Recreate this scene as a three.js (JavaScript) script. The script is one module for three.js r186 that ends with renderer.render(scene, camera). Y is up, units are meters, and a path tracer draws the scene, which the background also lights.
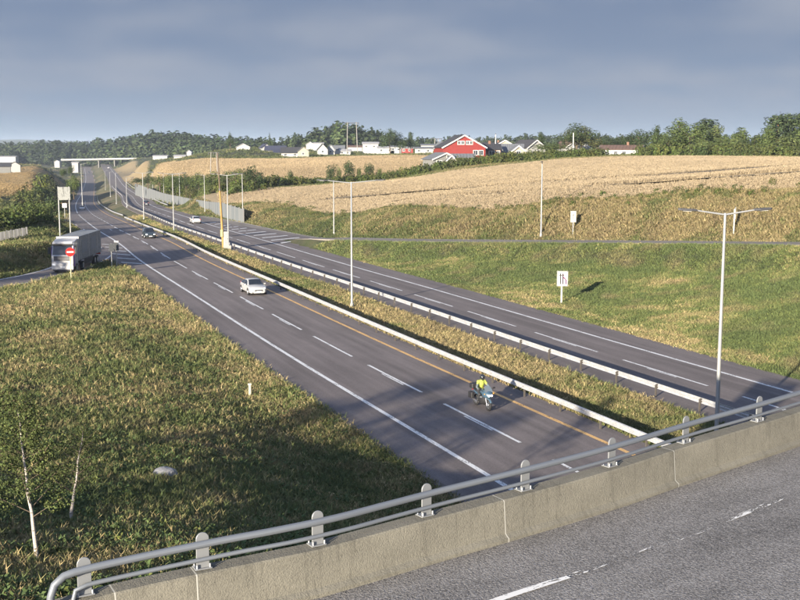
import * as THREE from 'three';
import { mergeGeometries, toCreasedNormals, mergeVertices } from 'three/addons/utils/BufferGeometryUtils.js';
import { MarchingCubes } from 'three/addons/objects/MarchingCubes.js';
import { RoundedBoxGeometry } from 'three/addons/geometries/RoundedBoxGeometry.js';

// ---------------------------------------------------------------- camera, sky, sun, exposure
const scene = new THREE.Scene();
const FOC = 1100, CAM_H = 14.2, PITCH = Math.atan(152 / FOC);
const camera = new THREE.PerspectiveCamera(2 * Math.atan(300 / FOC) * 180 / Math.PI, 4 / 3, 0.5, 30000);
camera.position.set(0, CAM_H, 0);
camera.rotation.x = -PITCH;
const renderer = new THREE.WebGLRenderer({ antialias: true });
renderer.toneMapping = THREE.LinearToneMapping;
renderer.toneMappingExposure = 3.1;
renderer.shadowMap.enabled = true;

const SUN_EL = 11.4 * Math.PI / 180, SUN_AZ = [-0.50, 0.866];         // from the left, behind the camera
const sunDir = new THREE.Vector3(SUN_AZ[0] * Math.cos(SUN_EL), Math.sin(SUN_EL), SUN_AZ[1] * Math.cos(SUN_EL)).normalize();
const sun = new THREE.DirectionalLight(new THREE.Color().setRGB(1.0, 0.88, 0.70), 4.6);
sun.position.copy(sunDir).multiplyScalar(300).add(new THREE.Vector3(0, 0, -90));
sun.target.position.set(0, 0, -90);
sun.castShadow = true; sun.shadow.radius = 1; sun.shadow.mapSize.set(4096, 4096);
Object.assign(sun.shadow.camera, { left: -200, right: 200, top: 120, bottom: -120, near: 1, far: 900 });
scene.add(sun, sun.target);

// ---------------------------------------------------------------- seeded noise
function rng(seed) { let s = seed >>> 0; return () => { s = (s + 0x6D2B79F5) >>> 0; let t = s; t = Math.imul(t ^ (t >>> 15), t | 1); t ^= t + Math.imul(t ^ (t >>> 7), t | 61); return ((t ^ (t >>> 14)) >>> 0) / 4294967296; }; }
const hash2 = (x, y, s = 0) => { let h = Math.imul(x | 0, 374761393) + Math.imul(y | 0, 668265263) + Math.imul(s, 1442695041); h = Math.imul(h ^ (h >>> 13), 1274126177); return ((h ^ (h >>> 16)) >>> 0) / 4294967296; };
function vnoise(x, y, s = 0, px = 0, py = 0) {
  let xi = Math.floor(x), yi = Math.floor(y); const fx = x - xi, fy = y - yi;
  const w = (a, p) => p ? ((a % p) + p) % p : a;
  const u = fx * fx * (3 - 2 * fx), v = fy * fy * (3 - 2 * fy);
  const a = hash2(w(xi, px), w(yi, py), s), b = hash2(w(xi + 1, px), w(yi, py), s), c = hash2(w(xi, px), w(yi + 1, py), s), d = hash2(w(xi + 1, px), w(yi + 1, py), s);
  return a + (b - a) * u + (c - a) * v + (a - b - c + d) * u * v;
}
const fbm = (x, y, s = 0, o = 4) => { let t = 0, a = 0.5, n = 0; for (let i = 0; i < o; i++) { t += a * vnoise(x, y, s + i * 17); n += a; a *= 0.5; x *= 2.03; y *= 2.03; } return t / n; };
const clamp = (x, a = 0, b = 1) => Math.min(b, Math.max(a, x));
const sstep = (a, b, x) => { const t = clamp((x - a) / (b - a)); return t * t * (3 - 2 * t); };
const mix = (a, b, t) => a + (b - a) * t;

// sky: a clear early-evening sky with thin streaks, one smooth law for all directions
{
  const W = 1024, Hh = 512, data = new Float32Array(W * Hh * 4);
  const sd = sunDir.clone();
  for (let j = 0; j < Hh; j++) {
    const el = ((j + 0.5) / Hh - 0.5) * Math.PI, y = Math.sin(el), c = Math.cos(el);
    for (let i = 0; i < W; i++) {
      const ph = ((i + 0.5) / W - 0.5) * 2 * Math.PI, x = c * Math.cos(ph), z = c * Math.sin(ph);
      const cs = x * sd.x + y * sd.y + z * sd.z;
      const e = Math.max(0, el) * 180 / Math.PI;
      const k = 1 - Math.exp(-e / 3.4), k2 = sstep(5, 60, e);
      let r = mix(0.122, 0.056, k), g = mix(0.154, 0.075, k), b = mix(0.190, 0.118, k);
      r = mix(r, 0.052, k2); g = mix(g, 0.078, k2); b = mix(b, 0.140, k2);
      const m = 1 + 2.2 * Math.pow(clamp(0.5 + 0.5 * cs), 3) + 2.5 * Math.pow(clamp(cs), 24);
      r *= m * (1 + 0.10 * clamp(cs)); g *= m; b *= m * (1 - 0.06 * clamp(cs));
      // thin cloud streaks on a high plane
      const d = 1 / (y + 0.06), cx = x * d, cz = z * d;
      const n = fbm(cx * 0.8 + 0.3 * cz, cz * 0.62 + 7, 5, 5), n2 = fbm(cx * 2.4 + 9, cz * 2.6, 11, 5);
      const cl = sstep(0.40, 0.74, 0.66 * n + 0.34 * n2) * sstep(0.4, 2.5, e) * 0.8;
      const cr = 0.116 * m, cg = 0.129 * m, cb = 0.156 * m;
      r = mix(r, cr, cl); g = mix(g, cg, cl); b = mix(b, cb, cl);
      if (el < 0) { const t = clamp(-el * 6); r = mix(r, 0.03, t); g = mix(g, 0.03, t); b = mix(b, 0.025, t); }
      const q = (j * W + i) * 4; data[q] = r; data[q + 1] = g; data[q + 2] = b; data[q + 3] = 1;
    }
  }
  const t = new THREE.DataTexture(data, W, Hh, THREE.RGBAFormat, THREE.FloatType);
  t.mapping = THREE.EquirectangularReflectionMapping; t.magFilter = t.minFilter = THREE.LinearFilter; t.wrapS = THREE.RepeatWrapping; t.needsUpdate = true;
  scene.background = t; scene.environment = t;
}
scene.fog = new THREE.FogExp2(new THREE.Color().setRGB(0.42, 0.50, 0.62), 0.00009);

// ---------------------------------------------------------------- from photograph pixels to the place (X right, D forward, h up)
const sp = Math.sin(PITCH), cp = Math.cos(PITCH);
function ray(px, py) { const a = (px - 400) / FOC, b = (py - 300) / FOC; const dz = cp - b * sp; return { ax: a / dz, ay: (-sp - b * cp) / dz }; }
const atD = (px, py, D) => { const r = ray(px, py); return [r.ax * D, D, CAM_H + r.ay * D]; };
const atH = (px, py, h) => { const r = ray(px, py), D = (h - CAM_H) / r.ay; return [r.ax * D, D, h]; };
const V = (X, D, h) => new THREE.Vector3(X, h, -D);

function pchip(pts) {
  const n = pts.length, x = pts.map((p) => p[0]), y = pts.map((p) => p[1]), d = [], m = [];
  for (let i = 0; i < n - 1; i++) d.push((y[i + 1] - y[i]) / (x[i + 1] - x[i]));
  m[0] = d[0]; m[n - 1] = d[n - 2];
  for (let i = 1; i < n - 1; i++) m[i] = d[i - 1] * d[i] <= 0 ? 0 : 2 * d[i - 1] * d[i] / (d[i - 1] + d[i]);
  return (t) => {
    if (t <= x[0]) return y[0] + m[0] * (t - x[0]);
    if (t >= x[n - 1]) return y[n - 1] + m[n - 1] * (t - x[n - 1]);
    let i = 0; while (t > x[i + 1]) i++;
    const h = x[i + 1] - x[i], u = (t - x[i]) / h, u2 = u * u, u3 = u2 * u;
    return y[i] * (2 * u3 - 3 * u2 + 1) + h * m[i] * (u3 - 2 * u2 + u) + y[i + 1] * (-2 * u3 + 3 * u2) + h * m[i + 1] * (u3 - u2);
  };
}
// carriageway towards the camera: reference is its orange line; carriageway away: reference is its right white line
const roadL = { X: pchip([[-60, 55.9], [52.6, 9.8], [76.5, 0], [110, -13.2], [144.1, -26.5], [168.8, -35.2], [204.7, -48], [254, -64.5], [345, -93], [494, -137], [718, -199], [1060, -293], [1530, -428], [2000, -560]]),
  h: pchip([[-60, 0], [150, 0], [220, -1.3], [340, -5.5], [520, -11], [755, -15.2], [1000, -16], [1400, -11], [2000, -2], [2600, 4]]) };
const roadR = { X: pchip([[-60, 74.5], [62.5, 23.3], [76.8, 17.3], [111.8, 3.0], [133, -5.9], [169.7, -20.6], [217.3, -38.2], [343.7, -77], [500, -118], [677, -168], [969, -248], [1388, -366], [2000, -540]]),
  h: pchip([[-60, 0], [150, 0], [230, -0.8], [335, -3.5], [480, -7], [600, -9], [850, -10.8], [1000, -10.6], [1500, -6], [2200, 2]]) };
for (const r of [roadL, roadR]) {
  r.slope = (D) => (r.X(D + 0.5) - r.X(D - 0.5));
  r.cos = (D) => 1 / Math.hypot(1, r.slope(D));
  r.at = (D, o, lift = 0) => { const k = r.slope(D), l = Math.hypot(1, k); return V(r.X(D) + o / l, D - k * o / l, r.h(D) + lift); };
  r.s = [[-60, 0]]; for (let D = -60; D < 1900; D += 2) { const last = r.s[r.s.length - 1]; r.s.push([D + 2, last[1] + Math.hypot(2, r.X(D + 2) - r.X(D))]); }
  r.sAt = (D) => { const i = clamp(Math.floor((D + 60) / 2), 0, r.s.length - 2); return mix(r.s[i][1], r.s[i + 1][1], (D - r.s[i][0]) / 2); };
  r.Dat = (s) => { let a = 0, b = r.s.length - 1; while (b - a > 1) { const m = (a + b) >> 1; if (r.s[m][1] > s) b = m; else a = m; } return mix(r.s[a][0], r.s[b][0], (s - r.s[a][1]) / (r.s[b][1] - r.s[a][1])); };
}
// slip roads as polylines [X, D, h]
const rampR = [[-48, 256, -1.5], [-36, 226, -0.8], [-24.3, 196, -0.35], [-14.5, 175, -0.05], atD(330, 238.2, 162), atD(400, 240, 150), atD(500, 241, 138), atD(600, 241.5, 127), atD(700, 242.3, 116), atD(800, 243.5, 105), [52, 86, 6.3], [60, 72, 7.4]];
const rampL = [[-103, 352, -6], [-77, 263, -2.9], [-59, 213, -1.2], [-49, 182, -0.5], [-43.3, 160, -0.1], [-40.2, 140, 0], [-39.6, 127, 0], [-42, 116, 0.05], [-47.5, 105, 0.3], [-56, 93, 1.2], [-70, 80, 2.8]];
function polyDist(poly, X, D) {
  let best = 1e9, h = 0, side = 0, along = 0, acc = 0;
  for (let i = 0; i < poly.length - 1; i++) {
    const a = poly[i], b = poly[i + 1], dx = b[0] - a[0], dd = b[1] - a[1], l2 = dx * dx + dd * dd;
    const t = clamp(((X - a[0]) * dx + (D - a[1]) * dd) / l2), qx = X - a[0] - dx * t, qd = D - a[1] - dd * t, q = qx * qx + qd * qd;
    if (q < best) { best = q; h = mix(a[2], b[2], t); along = acc + Math.sqrt(l2) * t; }
    acc += Math.sqrt(l2);
  }
  return { d: Math.sqrt(best), h, along };
}
// fields
const wheatLow = [[900, 181, 112], [800, 185, 121], [700, 189, 131], [640, 193, 138], [560, 199, 147], [500, 203, 153], [400, 206, 176], [330, 206, 200], [290, 205.5, 226], [250, 205.5, 252], [200, 197, 294]].map((q) => atD(...q));
const wheatTop = [[1000, 159.5, 280], [900, 158.5, 285], [800, 158, 290], [720, 157, 300], [640, 157, 310], [560, 160, 318], [500, 166, 318], [450, 172, 312], [420, 177, 308], [400, 180, 306], [350, 184, 303], [270, 189, 300], [200, 194.5, 296]].map((q) => atD(...q));
const stubLow = [[426, 171, 345], [400, 177, 345], [350, 181, 342], [300, 184, 342], [255, 186, 345], [200, 178, 420], [160, 172, 500], [146, 168, 600]].map((q) => atD(...q));
const stubTop = [[440, 156, 470], [400, 155.5, 500], [330, 157, 520], [300, 158.5, 510], [270, 159, 500], [225, 159, 500], [200, 160, 520], [176, 161.5, 560]].map((q) => atD(...q));
const leftField = [[-80, 205, 300], [0, 197, 335], [30, 191.5, 370], [56, 187, 410], [66, 178, 520], [64, 166, 800], [30, 166, 800], [0, 169, 720], [-90, 172, 650]].map((q) => atD(...q));
const midField = [[146, 170, 600], [112, 166, 1000], [112, 160.5, 1250], [135, 160, 1200], [150, 163, 900]].map((q) => atD(...q));
const wheatPoly = [...wheatLow, ...[...wheatTop].reverse()], stubPoly = [...stubLow, ...[...stubTop].reverse()];
function inside(poly, X, D) { let c = false; for (let i = 0, j = poly.length - 1; i < poly.length; j = i++) { const a = poly[i], b = poly[j]; if ((a[1] > D) !== (b[1] > D) && X < (b[0] - a[0]) * (D - a[1]) / (b[1] - a[1]) + a[0]) c = !c; } return c; }

// ---------------------------------------------------------------- terrain: a thin-plate surface through surveyed points, cut by the roads
const ctrl = [];
const addC = (px, py, D) => ctrl.push(atD(px, py, D));
const noisePts = [[243.5, 213.2, 222], [225, 211.8, 240], [205, 208.8, 275], [185, 204.2, 320], [165, 199.2, 375], [150, 193.5, 440], [135, 187.5, 520]].map((q) => atD(...q));
for (const q of noisePts) ctrl.push(q);
const addH = (px, py, h) => ctrl.push(atH(px, py, h));
for (const D of [-50, -20, 10, 40, 60, 80, 105, 130, 150, 175, 200, 230, 280, 345, 500, 700, 1000, 1400, 1900]) {
  const a = roadL.at(D, -12), b = roadR.at(D, 4.5); ctrl.push([a.x, -a.z, a.y - 0.1]); ctrl.push([b.x, -b.z, b.y - 0.1]);
}
for (const q of rampR.slice(2)) ctrl.push(q);
for (const q of rampL.slice(3)) ctrl.push(q);
for (const q of [...wheatLow.filter((_, i) => i % 2 === 0), ...wheatTop, ...stubLow, ...stubTop, ...leftField, ...midField.slice(1)]) ctrl.push(q);
for (const q of [[150, 300, 0.2], [100, 292, 0.4], [0, 302, 0.6], [100, 350, 0.7], [0, 352, 1.0], [200, 400, 0.45], [100, 430, 1.5], [0, 430, 1.9], [200, 480, 2.2], [200, 430, 0.85], [300, 480, 1.0], [350, 512, 1.3], [330, 450, 0.2], [400, 505, 0.15], [70, 523, 3.5], [250, 548, 4.0], [150, 562, 4.6], [38, 566, 4.6], [0, 590, 5.1], [-120, 560, 4.9], [-150, 430, 2.8], [-120, 330, 1.6]]) addH(...q);
for (const q of [[0, 212, 235], [-80, 222, 220], [0, 244, 150], [28, 236, 162], [56, 226, 178], [50, 244, 147], [20, 262, 129], [40, 254, 138], [0, 271, 121], [-60, 272, 119], [-70, 246, 142],
  [800, 155.3, 345], [640, 155, 350], [900, 155, 345], [520, 157.5, 365], [480, 160, 352], [432, 167, 345], [240, 150.5, 575], [262, 152.3, 575], [285, 157, 560], [214, 156, 555], [302, 157.5, 556], [330, 157, 560], [400, 154.8, 560], [330, 153.5, 660], [400, 153, 660], [200, 154.5, 720],
  [900, 166.5, 185], [800, 168.3, 190], [720, 169.3, 200], [640, 170.3, 210], [560, 174.5, 215], [500, 180, 225], [400, 190.8, 230], [330, 194.5, 240], [720, 178, 160], [560, 186.5, 175], [460, 194, 185],
  [100, 161, 1500], [50, 163, 1500], [0, 166, 1300], [150, 158, 1300], [400, 149.7, 1500], [700, 149, 1500], [560, 151, 700], [800, 150.5, 700], [-200, 160, 1500], [1000, 149, 1500], [480, 151.5, 700], [10, 168, 900]]) addC(...q);
for (const q of [[-20, 6, 5.0], [-35, 0, 4.4], [-50, 30, 3.6], [-66, 88, 3.6], [-80, 110, 4], [-40, 60, 2.4], [-60, 50, 3.2], [-13, 11, 5.7], [46, 50, 3.4], [57, 60, 7], [75, 55, 7.6], [80, 100, 8], [90, 130, 11], [60, 20, 7], [-20, -20, 5.4], [30, -25, 5], [-80, -10, 4.5], [-900, 2500, 0], [0, 2500, 14], [1200, 2500, 14], [-2200, 2500, 0], [900, 700, 14], [-600, 500, 4]]) ctrl.push(q);
const uv2 = (X, D) => [X / (D + 110) * 1.6, Math.log(D + 110)];
const tps = (() => {
  const n = ctrl.length, P = ctrl.map((q) => uv2(q[0], q[1])), N = n + 3, A = [];
  const phi = (r2) => r2 < 1e-12 ? 0 : r2 * Math.log(r2);
  for (let i = 0; i < N; i++) A.push(new Float64Array(N + 1));
  for (let i = 0; i < n; i++) { for (let j = 0; j < n; j++) A[i][j] = phi((P[i][0] - P[j][0]) ** 2 + (P[i][1] - P[j][1]) ** 2); A[i][i] += 3e-4; A[i][n] = A[n][i] = 1; A[i][n + 1] = A[n + 1][i] = P[i][0]; A[i][n + 2] = A[n + 2][i] = P[i][1]; A[i][N] = ctrl[i][2]; }
  for (let c = 0; c < N; c++) {
    let m = c; for (let r = c + 1; r < N; r++) if (Math.abs(A[r][c]) > Math.abs(A[m][c])) m = r;
    [A[c], A[m]] = [A[m], A[c]];
    for (let r = c + 1; r < N; r++) { const k = A[r][c] / A[c][c]; if (k) for (let q = c; q <= N; q++) A[r][q] -= k * A[c][q]; }
  }
  const w = new Float64Array(N);
  for (let c = N - 1; c >= 0; c--) { let s = A[c][N]; for (let q = c + 1; q < N; q++) s -= A[c][q] * w[q]; w[c] = s / A[c][c]; }
  return (X, D) => { const [u, v] = uv2(X, D); let s = w[n] + w[n + 1] * u + w[n + 2] * v; for (let i = 0; i < n; i++) { const a = P[i][0] - u, b = P[i][1] - v, r2 = a * a + b * b; if (r2 > 1e-12) s += w[i] * r2 * Math.log(r2); } return s; };
})();
const L_OUT = -10.4, L_IN = 1.5, R_IN = -8.4, R_OUT = 2.9;
function lateral(X, D) { return { tL: (X - roadL.X(D)) * roadL.cos(D), tR: (X - roadR.X(D)) * roadR.cos(D) }; }
function ground(X, D) {
  const Dq = clamp(D, -60, 1900), { tL, tR } = lateral(X, Dq), hl = roadL.h(Dq) - 0.1, hr = roadR.h(Dq) - 0.1;
  let h;
  const nz = (fbm(X * 0.16, D * 0.16, 3, 2) - 0.5) * 0.13;
  const bl = 5 + Math.max(0, Math.abs(D) - 200) * 0.02, blL = (D < 80 ? 8 : 5) + Math.max(0, D - 190) * 0.045;
  if (tL < L_OUT) { const e = L_OUT - tL, k = sstep(0, blL, e); h = mix(hl, tps(X, D) + nz, k); }
  else if (tL <= L_IN) h = hl;
  else if (tR < R_IN) { const f = (tL - L_IN) / (tL - L_IN + R_IN - tR); h = mix(hl, hr, f) + 0.12 * Math.sin(Math.PI * f) + nz * 0.5 * Math.sin(Math.PI * f); }
  else if (tR <= R_OUT) h = hr;
  else { const e = tR - R_OUT, k = sstep(0, bl, e); h = mix(hr, tps(X, D) + nz, k); }
  if (tR > -1 && D > 60 && D < 270) { const q = polyDist(rampR, X, D); h = mix(q.h - 0.1, h, sstep(2.9, 7, q.d)); if (tR <= R_OUT) h = Math.min(h, hr); }
  if (tL < -7 && D > 70 && D < 360) { const q = polyDist(rampL, X, D); h = mix(q.h - 0.1, h, sstep(2.9, 7, q.d)); if (tL >= L_OUT) h = Math.min(h, hl); }
  return h;
}
// where the line of sight through a pixel meets the ground
function place(px, py) {
  const r = ray(px, py); let D = 14;
  while (D < 2600) { const n = D * 1.01; if (CAM_H + r.ay * n < ground(r.ax * n, n)) { let a = D, b = n; for (let i = 0; i < 14; i++) { const m = (a + b) / 2; if (CAM_H + r.ay * m < ground(r.ax * m, m)) b = m; else a = m; } return [r.ax * b, b, ground(r.ax * b, b)]; } D = n; }
  return null;
}

// ---------------------------------------------------------------- names, textures, materials
const names = new Map();
const numbered = (n) => { const k = names.get(n) || 0; names.set(n, k + 1); return k ? n + '_' + String(k).padStart(3, '0') : n; };
function shade(o) { o.traverse((m) => { if (m.isMesh) { m.castShadow = true; m.receiveShadow = true; } }); return o; }
function mesh(name, geo, mat, parent) { const m = new THREE.Mesh(geo, mat); m.name = name; m.castShadow = m.receiveShadow = true; if (parent) parent.add(m); return m; }
function tag(o, label, category, group) { o.userData.label = label; o.userData.category = category; if (group) o.userData.group = group; return o; }
function thing(name, label, category, pos, yaw = 0, group) { const g = new THREE.Group(); g.name = numbered(name); if (pos) g.position.copy(pos); g.rotation.y = yaw; scene.add(g); return tag(g, label, category, group); }
function structure(name, geo, mat, label, category) { const m = mesh(numbered(name), geo, mat); m.userData.kind = 'structure'; if (label) tag(m, label, category); scene.add(m); return m; }
function stuff(o, name, label, category) { o.name = numbered(name); o.userData.kind = 'stuff'; tag(o, label, category); o.castShadow = o.receiveShadow = true; scene.add(o); return o; }
const rgb = (r, g, b) => new THREE.Color().setRGB(r, g, b);
const M = (c, rough = 0.8, o = {}) => new THREE.MeshStandardMaterial({ color: Array.isArray(c) ? rgb(...c) : c, roughness: rough, ...o });
function tex(W, Hh, fn, o = {}) {
  const d = new Uint8Array(W * Hh * 4);
  for (let j = 0; j < Hh; j++) for (let i = 0; i < W; i++) { const v = fn(i / W, j / Hh, i, j), q = (j * W + i) * 4; const a = Array.isArray(v) ? v : [v, v, v]; d[q] = clamp(a[0]) * 255; d[q + 1] = clamp(a[1]) * 255; d[q + 2] = clamp(a[2]) * 255; d[q + 3] = a.length > 3 ? clamp(a[3]) * 255 : 255; }
  const t = new THREE.DataTexture(d, W, Hh); t.wrapS = t.wrapT = THREE.RepeatWrapping; t.magFilter = THREE.LinearFilter; t.minFilter = THREE.LinearMipmapLinearFilter; t.generateMipmaps = true;
  if (!o.linear) t.colorSpace = THREE.SRGBColorSpace; if (o.repeat) t.repeat.set(...o.repeat); t.needsUpdate = true; return t;
}
const pn = (u, v, f, s) => vnoise(u * f, v * f, s, f, f);
const tsum = (u, v, fs, s) => { let t = 0, n = 0; fs.forEach(([f, a], i) => { t += a * pn(u, v, f, s + i * 7); n += a; }); return t / n; };
const grainT = tex(512, 512, (u, v, i, j) => 0.80 + 0.36 * (tsum(u, v, [[256, 1], [128, 0.8], [64, 0.6], [16, 0.5], [6, 0.4]], 3) - 0.5), { repeat: [1 / 6, 1 / 6] });
const grainB = tex(512, 512, (u, v) => tsum(u, v, [[256, 1], [128, 1], [48, 0.8]], 31), { linear: true, repeat: [1 / 6, 1 / 6] });

// ---------------------------------------------------------------- ground
const wheatTracks = [[[340, 198.3], [400, 193.8], [475, 188], [550, 182.6], [640, 177.2], [720, 171.6], [800, 166.2], [900, 160]], [[400, 201.5], [470, 195], [550, 190], [640, 184], [720, 178], [800, 172.3], [900, 166]]].map((l) => l.map(([x, y]) => { const q = place(x, y); return q; }).filter(Boolean));
function zoneOf(X, D) {
  if (D > 100 && D < 345 && inside(wheatPoly, X, D)) return 1;
  if (D > 330 && D < 640 && inside(stubPoly, X, D)) return 2;
  if (X < -80 && inside(leftField, X, D)) return 3;
  if (X < -150 && inside(midField, X, D)) return 4;
  return 0;
}
// meadow colour: how green, how dry, patchy at several scales
function meadow(X, D) {
  const { tL, tR } = lateral(X, clamp(D, -60, 1900));
  const a = fbm(X * 0.035, D * 0.035, 41, 3), b = fbm(X * 0.16, D * 0.16, 43, 3), c = fbm(X * 0.8, D * 0.8, 47, 2);
  let dry = 0.30 + 0.9 * (a - 0.5) + 1.3 * (b - 0.5) + 0.7 * (c - 0.5);
  if (tL < L_OUT) { dry += 0.13; const e = L_OUT - tL; if (e < 3.2) dry += 0.24; }
  else if (tL > L_IN && tR < R_IN) dry += 0.44;
  else if (tR > R_OUT && D < 330) {
    const q = polyDist(rampR, X, D);
    // beyond the slip road the grass is dry and brown, between it and the motorway it is fresh
    const beyond = X - q.d > -1e9 && sideR(X, D) > 0;
    dry += beyond ? 0.34 * sstep(0, 7, q.d) : -0.06 + (tR < 6 ? 0.25 : 0);
  } else if (D > 500) dry -= 0.05;
  return clamp(dry);
}
function sideR(X, D) { // > 0 on the field side of the slip road
  for (let i = 0; i < rampR.length - 1; i++) { const a = rampR[i], b = rampR[i + 1]; if (D <= a[1] && D >= b[1]) { const t = (a[1] - D) / (a[1] - b[1]); return X - mix(a[0], b[0], t); } }
  return D > rampR[0][1] ? 1 : -1;
}
const cGreen = [0.098, 0.118, 0.034], cDeep = [0.056, 0.078, 0.024], cDry = [0.270, 0.212, 0.104], cBrown = [0.165, 0.122, 0.068];
const mix3 = (a, b, t) => [mix(a[0], b[0], t), mix(a[1], b[1], t), mix(a[2], b[2], t)];
function meadowColor(X, D, jitter = 0.5, spread = 0.45) {
  const d = clamp(meadow(X, D) + (jitter - 0.5) * spread), p = fbm(X * 0.5 + 50, D * 0.5, 61, 2);
  let c = d < 0.5 ? mix3(cDeep, cGreen, d * 2) : mix3(cGreen, cDry, (d - 0.5) * 2);
  return mix3(c, cBrown, clamp((p - 0.55) * 2.2) * 0.7);
}
{
  const NC = 520, NR = 620, W0 = -0.8, W1 = 0.8, q0 = Math.log(110 - 40), q1 = Math.log(110 + 2600);
  const pos = new Float32Array((NC + 1) * (NR + 1) * 3), col = new Float32Array((NC + 1) * (NR + 1) * 3), uv = new Float32Array((NC + 1) * (NR + 1) * 2);
  const groups = [[], [], [], [], []];
  for (let j = 0; j <= NR; j++) {
    const D = Math.exp(mix(q0, q1, j / NR)) - 110;
    for (let i = 0; i <= NC; i++) {
      const X = mix(W0, W1, i / NC) * (D + 110), k = j * (NC + 1) + i, h = ground(X, D);
      pos[k * 3] = X; pos[k * 3 + 1] = h; pos[k * 3 + 2] = -D; uv[k * 2] = X; uv[k * 2 + 1] = D;
      const z = zoneOf(X, D), n = fbm(X * 0.06, D * 0.06, 71, 4), n2 = fbm(X * 0.5, D * 0.5, 73, 3);
      let c;
      if (z === 1) { c = mix3([0.33, 0.258, 0.155], [0.42, 0.33, 0.20], clamp(n * 1.4 - 0.2)); c = c.map((v) => v * (0.86 + 0.28 * n2)); }
      else if (z === 2) { c = mix3([0.36, 0.265, 0.125], [0.44, 0.335, 0.175], clamp(n * 1.4 - 0.2)); c = c.map((v) => v * (0.84 + 0.32 * n2)); }
      else if (z === 3) { c = mix3([0.30, 0.22, 0.095], [0.40, 0.29, 0.13], clamp(n * 1.6 - 0.3)); c = c.map((v) => v * (0.84 + 0.32 * n2)); }
      else if (z === 4) c = mix3([0.36, 0.27, 0.13], [0.42, 0.32, 0.17], n);
      else { c = meadowColor(X, D, 0.5).map((v) => v * 0.8); }
      col[k * 3] = c[0]; col[k * 3 + 1] = c[1]; col[k * 3 + 2] = c[2];
      if (i < NC && j < NR) { const Dc = Math.exp(mix(q0, q1, (j + 0.5) / NR)) - 110, Xc = mix(W0, W1, (i + 0.5) / NC) * (Dc + 110); groups[zoneOf(Xc, Dc)].push(k, k + 1, k + NC + 1, k + 1, k + NC + 2, k + NC + 1); }
    }
  }
  const P = new THREE.BufferAttribute(pos, 3), C = new THREE.BufferAttribute(col, 3), U = new THREE.BufferAttribute(uv, 2);
  const all = new THREE.BufferGeometry(); all.setAttribute('position', P); all.setIndex(groups.flat()); all.computeVertexNormals(); const Nn = all.attributes.normal;
  const mat = new THREE.MeshStandardMaterial({ vertexColors: true, roughness: 1, map: grainT, bumpMap: grainB, bumpScale: 0.05 });
  ['grass_ground', 'wheat_field', 'stubble_field', 'barley_field', 'far_stubble_field'].forEach((nm, z) => {
    // each zone keeps only its own vertices
    const map = new Map(), idx = [], p = [], c = [], u = [], n = [];
    for (const k of groups[z]) { let m = map.get(k); if (m === undefined) { m = map.size; map.set(k, m); p.push(pos[k * 3], pos[k * 3 + 1], pos[k * 3 + 2]); c.push(col[k * 3], col[k * 3 + 1], col[k * 3 + 2]); u.push(uv[k * 2], uv[k * 2 + 1]); n.push(Nn.getX(k), Nn.getY(k), Nn.getZ(k)); } idx.push(m); }
    const g = new THREE.BufferGeometry(); g.setAttribute('position', new THREE.Float32BufferAttribute(p, 3)); g.setAttribute('color', new THREE.Float32BufferAttribute(c, 3)); g.setAttribute('uv', new THREE.Float32BufferAttribute(u, 2)); g.setAttribute('normal', new THREE.Float32BufferAttribute(n, 3)); g.setIndex(idx);
    structure(nm, g, mat, ['rough grass verges and banks along the motorway', 'pale ripe wheat field with tractor tracks above the grass bank', 'pale stubble field in front of the white houses', 'golden field beyond the bushes left of the motorway', 'small pale field beside the far bend of the motorway'][z], ['grass', 'field', 'field', 'field', 'field'][z]);
  });
}
// land beyond, rising to low wooded hills
{
  const NC = 160, NR = 26, p = [], c = [], idx = [];
  for (let j = 0; j <= NR; j++) for (let i = 0; i <= NC; i++) {
    const t = j / NR, D = 2400 * Math.pow(15000 / 2400, t), a = mix(-0.85, 0.85, i / NC), X = a * D * 1.05, px = 400 + a * 1.05 * 1100;
    const env = Math.exp(-(((px - 30) / 60) ** 2)) * 34 + Math.exp(-(((px - 220) / 60) ** 2)) * 30 + Math.exp(-(((px - 540) / 110) ** 2)) * 26 + 14 + 20 * fbm(px * 0.02, D * 0.0006, 91, 4);
    const h = D < 3000 ? -14 : mix(0, 1, sstep(3000, 7200, D)) * env * 1.15 + 4 * fbm(X * 0.012, D * 0.01, 95, 3) - 14 * (1 - sstep(3000, 4200, D));
    p.push(X, h, -D); const k = fbm(X * 0.004, D * 0.004, 97, 3); c.push(...mix3([0.022, 0.038, 0.017], [0.045, 0.066, 0.026], k));
    if (i < NC && j < NR) { const q = j * (NC + 1) + i; idx.push(q, q + 1, q + NC + 1, q + 1, q + NC + 2, q + NC + 1); }
  }
  const g = new THREE.BufferGeometry(); g.setAttribute('position', new THREE.Float32BufferAttribute(p, 3)); g.setAttribute('color', new THREE.Float32BufferAttribute(c, 3)); g.setIndex(idx); g.computeVertexNormals();
  structure('wooded_hills', g, new THREE.MeshStandardMaterial({ vertexColors: true, roughness: 1 }), 'low blue wooded hills along the horizon', 'hills');
}

// ---------------------------------------------------------------- roads
const Dsteps = (a, b) => { const r = []; let D = a; while (D < b) { r.push(D); D += D < 300 ? 2 : 7; } r.push(b); return r; };
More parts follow.
